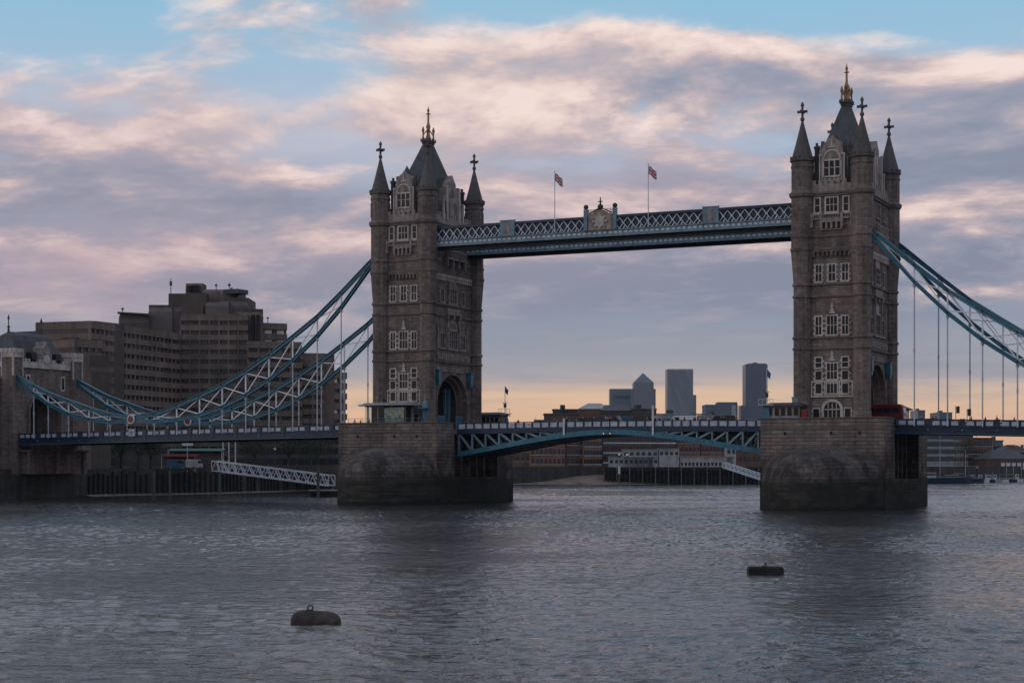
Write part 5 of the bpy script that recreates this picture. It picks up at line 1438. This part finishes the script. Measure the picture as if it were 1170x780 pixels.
# trees on the quay
def tree(x, y, h, w, label, seed, z0=5.3, n=900):
    rn = random.Random(seed)
    r = thing('tree', label, 'tree', (x, y, z0), 'dark trees behind the quay', 0, local=True)
    mb = MB(); mb.cyl((0, 0, 0), (.1, 0, h * .45), w * .05, w * .035, 8)
    cl = []
    for i in range(9):
        t = rn.uniform(0, 6.28); q = rn.uniform(.45, 1) * w * .42; zz = rn.uniform(.5, .92) * h
        e = (q * math.cos(t), q * math.sin(t), zz); mb.cyl((.05, 0, h * rn.uniform(.3, .45)), e, w * .022, w * .006, 5); cl.append(e)
    build(mb, 'trunk', trunkm, r)
    mb = MB(); cl.append((0, 0, h * .9))
    for i in range(n):
        c = rn.choice(cl); s_ = w * .17
        p = Vector((c[0] + rn.gauss(0, s_), c[1] + rn.gauss(0, s_), c[2] + rn.gauss(0, s_ * .8)))
        a = Vector((rn.uniform(-1, 1), rn.uniform(-1, 1), rn.uniform(-1, 1))).normalized() * rn.uniform(.12, .26); b = a.orthogonal().normalized() * rn.uniform(.1, .22)
        mb.add([p - a, p + b, p + a, p - b], [(0, 1, 2, 3)])
    build(mb, 'crown', leafm, r)
for i, (u_, d_, h_, w_, q) in enumerate(((138, 424, 9, 6, 'left of the roundel, under the deck'), (158, 420, 10, 7, 'just left of the red awning'), (172, 423, 9, 5, 'half hidden beside the red awning'), (292, 432, 9, 7, 'left of the globe lamp, above the gangway'), (330, 436, 10, 8, 'right of the globe lamp, above the gangway'), (362, 438, 8, 6, 'close to the left pier, above the gangway'), (1102, 640, 12, 7, 'behind the moored boats at the right'))):
    a = at(u_, d_); tree(a[0], a[1], h_, w_, 'dark leafy tree ' + q, i)
# kiosks with awnings
def awning_kiosk(u_, d, w, zt, mat, label):
    a = at(u_, d); r = thing('kiosk', label, 'kiosk', (a[0], a[1], 5.3), 'kiosks on the quay', YAW, local=True)
    mb = MB(); mb.box(-w / 2, w / 2, 0, 3, 0, zt - .3); build(mb, 'counter_wall', concd, r)
    mb = MB(); mb.prism([(-1.6, zt - .5), (-1.6, zt - .35), (3.2, zt + .2), (3.2, zt + .05)], 'x', -w / 2 - .3, w / 2 + .3); build(mb, 'awning', mat, r)
    for q in (-1, 1):
        mb = MB(); mb.cyl((q * w / 2, -1.5, 0), (q * w / 2, -1.5, zt - .45), .06, .06, 6); build(mb, 'post', rod, r)
awning_kiosk(224, 418, 13, 5.6, green, 'quay kiosk under a long green awning')
awning_kiosk(205, 412, 8, 4.2, busred, 'quay kiosk under a red awning, beside the parked van')
a = at(214, 405); r = thing('quay_sign', 'small white sign board hung under the side span deck', 'sign', (a[0], a[1], 5.3), None, YAW, local=True)
mb = MB(); mb.box(-1.3, 1.3, 0, .12, zat(509, 405) - 5.3, zat(505, 405) - 5.3); build(mb, 'board', white, r)
mb = MB(); mb.cyl((0, .1, 0), (0, .1, zat(509, 405) - 5.3), .07, .07, 6); build(mb, 'post', rod, r)
a = at(203, 405); car(a[0], a[1], 6.1, YAW, bluecar, 'blue and white van parked on the quay by the red awning', True, 'vehicles parked on the quay')
a = at(222, 406); car(a[0], a[1], 6.1, YAW + 1.2, offw, 'white van parked on the quay under the green awning', True, 'vehicles parked on the quay')
for i, u_ in enumerate((254.8, 261.5, 269)):
    a = at(u_, 418); r = thing('mooring_post', 'slender grey post behind the gangway head, %s' % ('leftmost of three', 'middle of three', 'rightmost of three')[i], 'post', (a[0], a[1], 5.3), 'posts behind the gangway', 0, local=True)
    mb = MB(); mb.cyl((0, 0, 0), (0, 0, zat(503, 418) - 5.3), .18, .15, 8); build(mb, 'pole', rod, r)
a = at(314, 418); r = thing('globe_lamp', 'white globe street lamp on the quay above the gangway', 'street lamp', (a[0], a[1], 5.3), None, 0, local=True)
zt = zat(513, 418) - 5.3
mb = MB(); mb.cyl((0, 0, 0), (0, 0, zt - .2), .07, .05, 8); build(mb, 'pole', lead, r)
mb = MB(); mb.lathe([(.05, zt - .3), (.26, zt - .15), (.3, zt), (.22, zt + .2), (.03, zt + .3)], 0, 0, 10); build(mb, 'globe', white, r)
for i, (u_, q) in enumerate(((176, 'left of the kiosks'), (194, 'behind the parked van'), (251, 'by the gangway head'))):
    a = at(u_, 400)
    r = thing('dolphin_pile', 'weathered timber pile standing in the river by the quay, %s' % q, 'pile', (a[0], a[1], 0), 'timber piles along the quay', 0, local=True)
    mb = MB(); mb.cyl((0, 0, -2), (0, 0, 5.6), .3, .26, 10); build(mb, 'pole', timberp, r)
for i in range(8):
    u_ = 285 + i * 11; a = at(u_, 424); person(a[0], a[1], 5.3, random.choice((0, 0, 1, 3)), 'walker in a %s on the quay above the gangway', 'walkers on the quay')
for u_ in (196, 209, 228, 300, 372): 
    pass

# ================================================================== FAR BANK (Wapping side)
fb_ = far_building
fb_('warehouse', 'brick wharf building nearest the left pier, partly hidden by it', 'warehouse', 560, 610, 606, 612, 487, 14, brickd, 5, 8, 8, 3.4, 1.1, 1.9, trim)
fb_('warehouse', 'red brick wharf building with paired white silled windows above the sand bank', 'warehouse', 606.5, 610, 646, 614, 486, 14, brick, 6, 8, 7, 3.4, 1.1, 1.9, trim)
fb_('warehouse', 'dark brick wharf building under the first white marker', 'warehouse', 647, 616, 666, 618, 486, 14, brickd, 6, 4, 7, 3.4, 1.1, 1.9, trim)
fb_('warehouse', 'pale silled red brick block left of the long white balconies', 'warehouse', 667, 616, 688, 618, 485, 14, brick, 6, 6, 7, 3.2, 1.0, 1.8, white)
fb_('apartment_block', 'brick apartment block with long white balcony lines behind the landing stage', 'apartment block', 689, 622, 772, 630, 486, 14, brickd, 6, 20, 8, 3.6, 1.2, 2.0, None, band=white)
fb_('warehouse', 'narrow red brick block behind the right part of the landing stage', 'warehouse', 773, 634, 800, 636, 487, 14, brick, 6, 6, 8, 3.4, 1.1, 1.8, trim)
fb_('warehouse', 'red brick block with pale pillars beneath the right truss', 'warehouse', 801, 638, 832, 640, 488, 14, brick, 6, 7, 8, 3.4, 1.1, 1.8, trim)
fb_('warehouse', 'brown brick block against the right pier', 'warehouse', 833, 642, 885, 646, 490, 14, brickd, 5, 10, 8, 3.4, 1.3, 1.8, None)
# roofs that stand above the bridge deck
fb_('rooftop_block', 'low brown roofline left of the first marker post', 'roofline building', 622, 660, 662, 660, 473.5, 12, concd, 1, 8, 30, 3, 1.2, 1.2, None)
fb_('rooftop_block', 'darker stepped roofline right above the first marker post', 'roofline building', 632, 668, 660, 668, 468.5, 10, lead, 1, 6, 30, 3, 1, 1, None)
fb_('glazed_hall', 'grey hipped metal roof left of the pyramid topped tower', 'hall', 661, 700, 700, 700, 467, 24, brickd, 1, 8, 24, 3, 1.4, 1.2, None, roof='gable', roofm=greyw, rise=2.7, inset=4.4)
fb_('roofline_house', 'dark pitched roof with brick gable in front of the glass skyscraper', 'building', 688, 690, 722, 690, 469, 18, lead, 1, 6, 24, 3, 1.4, 1.2, None, roof='gable', rise=2.6, inset=1.5)
fb_('roofline_house', 'brown roofed block in front of the pyramid topped tower', 'building', 722, 690, 750, 692, 468, 14, concd, 1, 8, 26, 3, 1.2, 1.2, None)
fb_('roofline_house', 'blue grey low block between the two pale skyscrapers', 'building', 751, 760, 790, 760, 473.5, 14, greyw, 1, 8, 26, 3, 1.2, 1.2, None)
fb_('roofline_house', 'pale low block below the wide dark office building', 'building', 800, 760, 836, 760, 475.5, 14, greyw, 1, 8, 26, 3, 1.2, 1.2, None)
# landing stage with a long white boathouse
a = at(770, 596)
r = thing('landing_stage', 'long dark timber landing stage on piles below the white boathouse', 'landing stage', (a[0], a[1], 0), None, YAW, local=True)
s1 = 596 / FPX
xa, xb = (690 - 770) * s1, (882 - 770) * s1
mb = MB(); mb.box(xa, xb, 0, 9, 4.9, 6.0); build(mb, 'deck', timber, r)
mb = MB(); mb.box(xa + .5, xb - .5, 2, 9, -1, 4.9); build(mb, 'back_wall', dark, r)
k = xa; i_ = 0
pl2 = MB()
while k < xb:
    m_ = MB(); m_.box(k - .16, k + .16, -.2, .2, -2, 5.4 + .6 * random.random()); build(m_, 'pile', timberp if i_ % 3 == 0 else timber, r); k += 1.5; i_ += 1
mb = MB(); mb.box(xa, xb, -.25, -.1, 2.6, 2.85); mb.box(xa, xb, -.26, -.11, 4.4, 4.6); build(mb, 'waling', timber, r)
def stage_house(u0, u1, v0, v1, mat, label, nwin, wv0, wv1, name='boathouse', bands=True):
    c = (u0 + u1) / 2; d_ = 599; a = at(c, d_); s_ = d_ / FPX; W2 = (u1 - u0) / 2 * s_
    r = thing(name, label, 'boathouse', (a[0], a[1], 6.0), 'buildings on the landing stage', YAW, local=True)
    z1_ = zat(v0, d_) - 6.0; zb_ = max(0, zat(v1, d_) - 6.0)
    mb = MB(); mb.box(-W2, W2, 0, 5, 0, z1_); build(mb, 'wall', mat, r)
    mb = MB(); mb.box(-W2 - .2, W2 + .2, -.3, 5.3, z1_, z1_ + .25); build(mb, 'roof', greyw, r)
    for i in range(nwin):
        x_ = -W2 + (i + .5) * 2 * W2 / nwin; q = W2 / nwin * .62
        mb = MB(); mb.box(x_ - q, x_ + q, -.04, .1, zat(wv1, d_) - 6, zat(wv0, d_) - 6); build(mb, 'window', glassf, r)
stage_house(696, 752, 522, 534, greyw, 'grey long cabin on the landing stage, left part', 10, 525, 529)
stage_house(712, 752, 514, 522, greyw, 'grey upper cabin set above the long cabin', 6, 516.5, 520)
stage_house(753, 776, 513, 534, offw, 'white two storey cabin at the middle of the landing stage', 4, 516, 519.5)
stage_house(777, 838, 522, 534, offw, 'long white cabin with a row of square windows', 14, 528, 532)
stage_house(830, 841, 511, 522, offw, 'small white wheelhouse on top of the long white cabin', 2, 513.5, 518)
for u_ in (707.5, 716.5):
    a = at(u_, 597.5); r = thing('stage_lamp', 'small lit white lamp on the landing stage, %s' % ('left one' if u_ < 710 else 'right one'), 'lamp', (a[0], a[1], 6), 'lit lamps on the landing stage', YAW, local=True)
    zz = zat(519.5, 597) - 6
    mb = MB(); mb.cyl((0, 0, 0), (0, 0, zz), .06, .06, 6); build(mb, 'pole', lead, r)
    mb = MB(); mb.box(-.35, .35, -.15, .15, zz, zz + .3); build(mb, 'lamp', lampm, r)
for u_ in (689.5, 697):
    X0, d = onY(u_, -8.2); r = thing('navigation_lamp', 'small warm navigation lamp under the middle of the span, %s' % ('left one' if u_ < 693 else 'right one'), 'lamp', (X0, -8.2, 12.9), 'navigation lamps under the span')
    mb = MB(); mb.lathe([(.04, 12.72), (.1, 12.78), (.1, 12.95), (.04, 13.02)], X0, -8.2, 8); build(mb, 'lens', lampm, r)
    mb = MB(); mb.box(X0 - .05, X0 + .05, -8.2, -7.9, 13.0, 13.2); build(mb, 'bracket', navy, r)
a = at(707.5, 592); r = thing('channel_post', 'pale channel post in the water before the landing stage', 'post', (a[0], a[1], 0), None, 0, local=True)
mb = MB(); mb.cyl((0, 0, -2), (0, 0, 6.2), .22, .18, 8); build(mb, 'pole', timberp, r)
mb = MB(); mb.box(-.3, .3, -.3, .3, 3.6, 6.2); build(mb, 'topmark', rod, r)

# ------------------------------------------------------------------ right of the right pier
fb_('glass_apartments', 'pale balconied glass flats between the right pier and the tree', 'apartment block', 1055, 690, 1090, 700, 488, 16, greyw, 7, 10, 8, 3.0, 1.9, 1.9, None, band=greyw)
fb_('apartment_block', 'cream gabled block right of the glass flats', 'apartment block', 1090.5, 705, 1106, 708, 494, 16, pinktrim, 6, 5, 8, 3.0, 1.2, 1.7, trim)
fb_('warehouse', 'broad brown brick warehouse behind the moored boats', 'warehouse', 1106.5, 715, 1134, 720, 501, 16, brickd, 5, 8, 8, 3.2, 1.3, 1.8, trim)
fb_('grey_block', 'small teal grey block above the warehouse roofs', 'building', 1134.5, 760, 1146, 760, 504, 12, twB, 5, 3, 10, 3.2, 1.3, 1.6, None)
fb_('boathouse_shed', 'dark low shed with three white doors beneath a pitched roof', 'shed', 1134, 700, 1178, 706, 524, 14, brickd, 1, 1, 30, 3, 1, 1, None, roof='gable')
for i in range(5):
    a = at(1146 + i * 6.2, 698.5); r = thing('boat_shelter', 'white roller door at the shed front, %s' % ('first from the left', 'second from the left', 'third from the left', 'fourth from the left', 'last at the frame edge')[i], 'door', (a[0], a[1], 5.3), 'white doors of the dark shed', YAW, local=True)
    mb = MB(); mb.box(-.75, .75, 0, .3, zat(536, 698) - 5.3, zat(528.5, 698) - 5.3); build(mb, 'door_panel', white, r)
    mb = MB(); mb.box(-.9, .9, .3, .5, 0, zat(528, 698) - 5.3); build(mb, 'door_frame', lead, r)
fb_('house', 'dark house with chimneys at the right edge', 'house', 1150, 740, 1180, 745, 517, 12, brickd, 2, 5, 9, 3, 1.2, 1.4, None, roof='gable')
for u_ in (1155, 1168):
    a = at(u_, 746); r = thing('chimney_stack', 'dark chimney stack against the orange sky, %s' % ('broad left one' if u_ < 1160 else 'slender right one'), 'chimney', (a[0], a[1], 5.3), 'chimneys at the right edge', 0, local=True)
    w_ = 1.3 if u_ < 1160 else .5
    mb = MB(); mb.box(-w_, w_, -w_, w_, 0, zat(509, 746) - 5.3); build(mb, 'stack', brickd, r)
    mb = MB(); mb.box(-w_ - .2, w_ + .2, -w_ - .2, w_ + .2, zat(509, 746) - 5.3, zat(508, 746) - 5.3); build(mb, 'cap', lead, r)
fb_('far_tower_block', 'small blue grey tower block just right of the bus', 'tower block', 1049, 1500, 1057, 1500, 469, 30, twB, 1, 1, 99, 3, 1, 1, None)
fb_('far_tower_block', 'wide blue grey tower block between two hanger rods', 'tower block', 1072, 1500, 1088, 1500, 471.5, 30, twB, 1, 1, 99, 3, 1, 1, None)
# boats
def boat(u_, d, L, label, hullm, cab=1, h=1.6, z=0):
    a = at(u_, d); r = thing('moored_boat', label, 'boat', (a[0], a[1], 0), 'boats moored along the far bank', YAW + random.uniform(-.1, .1), local=True)
    hl = MB(); st = [(-.5, .75), (-.45, 1), (.2, 1), (.38, .7), (.5, .05)]
    rows_ = []
    for t, w_ in st:
        w2 = w_ * L * .12 + .05; zz = h + (.35 * h * max(0, t) ** 1 * 1.6)
        rows_.append([(t * L, -w2, zz), (t * L, -w2 * .8, -.3), (t * L, w2 * .8, -.3), (t * L, w2, zz)])
    for q in rows_: hl.v += q
    for k in range(len(st) - 1):
        for i in range(4):
            hl.f.append([k * 4 + i, k * 4 + (i + 1) % 4, (k + 1) * 4 + (i + 1) % 4, (k + 1) * 4 + i]); hl.mi.append(0)
    hl.f.append([0, 1, 2, 3]); hl.mi.append(0); hl.f.append([16, 17, 18, 19]); hl.mi.append(0)
    build(hl, 'hull', hullm, r)
    for c in range(cab):
        x0 = -L * random.uniform(.30, .40) + c * L * .42; wl = L * random.uniform(.10, .2)
        mb = MB(); mb.box(x0, x0 + wl * 1.3, -L * .07, L * .07, h, h + 1.1 + .9 * ((c + 1) % 2)); cb = build(mb, 'cabin', random.choice((white, white, greyw, concp)), r)
        mb = MB(); mb.box(x0 + .2, x0 + wl * 1.3 - .2, -L * .07 - .03, L * .07 + .03, h + .5 + .5 * ((c + 1) % 2), h + .9 + .7 * ((c + 1) % 2)); build(mb, 'cabin_window', glassf, cb)
        mb = MB(); mb.box(x0 - .2, x0 + wl * 1.3 + .2, -L * .07 - .15, L * .07 + .15, h + 1.1 + .9 * ((c + 1) % 2), h + 1.22 + .9 * ((c + 1) % 2)); build(mb, 'cabin_roof', greyw, cb)
    mb = MB(); mb.cyl((0, 0, h), (0, 0, h + L * random.uniform(.2, .9)), .08, .05, 6); build(mb, 'mast', rod, r)
    mb = MB(); mb.box(-L * .46, L * .3, -L * .115, -L * .105, h + .5, h + .56); build(mb, 'guard_rail', rod, r)
boat(1074, 618, 22, 'dark blue working barge with two white cabins right of the pier', navy, 2, 1.9)
boat(1103, 628, 14, 'dark blue motor boat with pale upperworks behind the barge', navy, 2, 1.5)
for i, (u_, d, L, m_, q) in enumerate(((1118, 640, 8, white, 'small white cruiser right of the blue boats'), (1126, 645, 7, timber, 'small brown launch under the warehouse'), (1134, 650, 8, greyw, 'grey launch between two small cruisers'),
        (1142, 655, 7, white, 'white cruiser below the shed with white doors'), (1150, 660, 8, navy, 'blue sailing boat below the shed doors'), (1158, 668, 8, white, 'white sailing boat second from the right edge'), (1167, 675, 8, timber, 'dark launch at the right edge'))):
    boat(u_, d, L, q, m_, 1, .9)
a = at(1082, 655); r = thing('jetty', 'pale railed jetty behind the blue barge', 'jetty', (a[0], a[1], 0), None, YAW, local=True)
mb = MB(); mb.box(-11, 12, 0, 3, 5.4, 6.2); build(mb, 'deck', greyw, r)
for i in range(9):
    mb = MB(); mb.box(-11 + i * 2.8, -10.7 + i * 2.8, .5, .8, -2, 5.4); build(mb, 'pile', timber, r)

# ------------------------------------------------------------------ skyline
def sky_tower(name, label, u0, u1, vtop, d, m_, thick=60, roof=None, sidem=None, group='distant office towers'):
    a = at((u0 + u1) / 2, d); s_ = d / FPX; W2 = (u1 - u0) / 2 * s_
    r = thing(name, label, 'skyscraper', (a[0], a[1], 5), group, YAW, local=True)
    H_ = zat(vtop, d) - 5
    mb = MB(); mb.box(-W2, W2, 0, thick, 0, H_); build(mb, 'wall', m_, r)
    return r, W2, H_
r, w2, H_ = sky_tower('skyscraper', 'steel skyscraper with a pyramid roof', 724, 747, 437, 4200, twA, 50)
mb = MB(); mb.frustum(0, 25, H_, w2, 25, zat(425.5, 4200) - 5, .6, .6); build(mb, 'pyramid_roof', twB, r)
mb = MB(); mb.box(-w2 - 3, w2 + 5, 4, 46, 0, zat(444, 4200) - 5); build(mb, 'corner_setback', twA, r)
r, w2, H_ = sky_tower('skyscraper', 'teal glass slab tower left of the pyramid topped tower', 697, 722, 444, 4300, twB, 50)
mb = MB(); mb.box(-w2 * .6, w2 * .75, -2, 0, H_ - 24, H_ - 16); build(mb, 'dark_band', glassf, r)
r, w2, H_ = sky_tower('skyscraper', 'pale tower with diagonal lattice facade', 762.5, 792, 423, 3600, twC, 50)
mb = MB(); mb.box(-w2, w2, 0, 50, H_, H_ + 3); build(mb, 'crown_band', greyw, r)
sky_tower('skyscraper', 'slender lower tower tucked behind the lattice tower', 788, 795.5, 451, 3800, twA, 40)
r, w2, H_ = sky_tower('office_block', 'wide low dark glass block between the two tall towers', 806, 843, 462, 3400, twD, 60)
mb = MB(); mb.box(w2 * .62, w2 * .86, -3, 0, 0, H_ - 2); build(mb, 'pale_column', greyw, r)
mb = MB(); mb.box(-w2 * .2, w2, 5, 50, H_, H_ + 5); build(mb, 'roof_storey', twD, r)
r, w2, H_ = sky_tower('skyscraper', 'tall navy glass tower beside the signal mast', 852, 877, 416, 3600, twD, 50)
mb = MB(); mb.box(-w2 * .75, w2 * .9, 5, 45, H_, H_ + 2); mb.box(-w2 * .3, w2 * .1, 5, 45, H_, H_ + 4); build(mb, 'roof_plant', twA, r)
sky_tower('office_block', 'small navy block against the foot of the tall navy tower', 846.5, 853, 463, 3500, twD, 40)

# ------------------------------------------------------------------ thin river air
mb = MB(); mb.box(-2600, 1500, -420, 5200, -3, 300)
hz = build(mb, 'haze', None)
hm = bpy.data.materials.new('haze_air'); hm.use_nodes = True
ht = NT(hm.node_tree); ht.n.remove(ht.n['Principled BSDF'])
pv = ht.new('ShaderNodeVolumePrincipled'); pv.inputs['Color'].default_value = (.72, .82, 1, 1); pv.inputs['Density'].default_value = 2.6e-5; pv.inputs['Anisotropy'].default_value = 0
ht.l.new(pv.outputs[0], ht.n['Material Output'].inputs['Volume'])
hz.data.materials.clear(); hz.data.materials.append(hm)
tag(hz, 'thin bluish evening haze over the river', 'haze', kind='stuff')
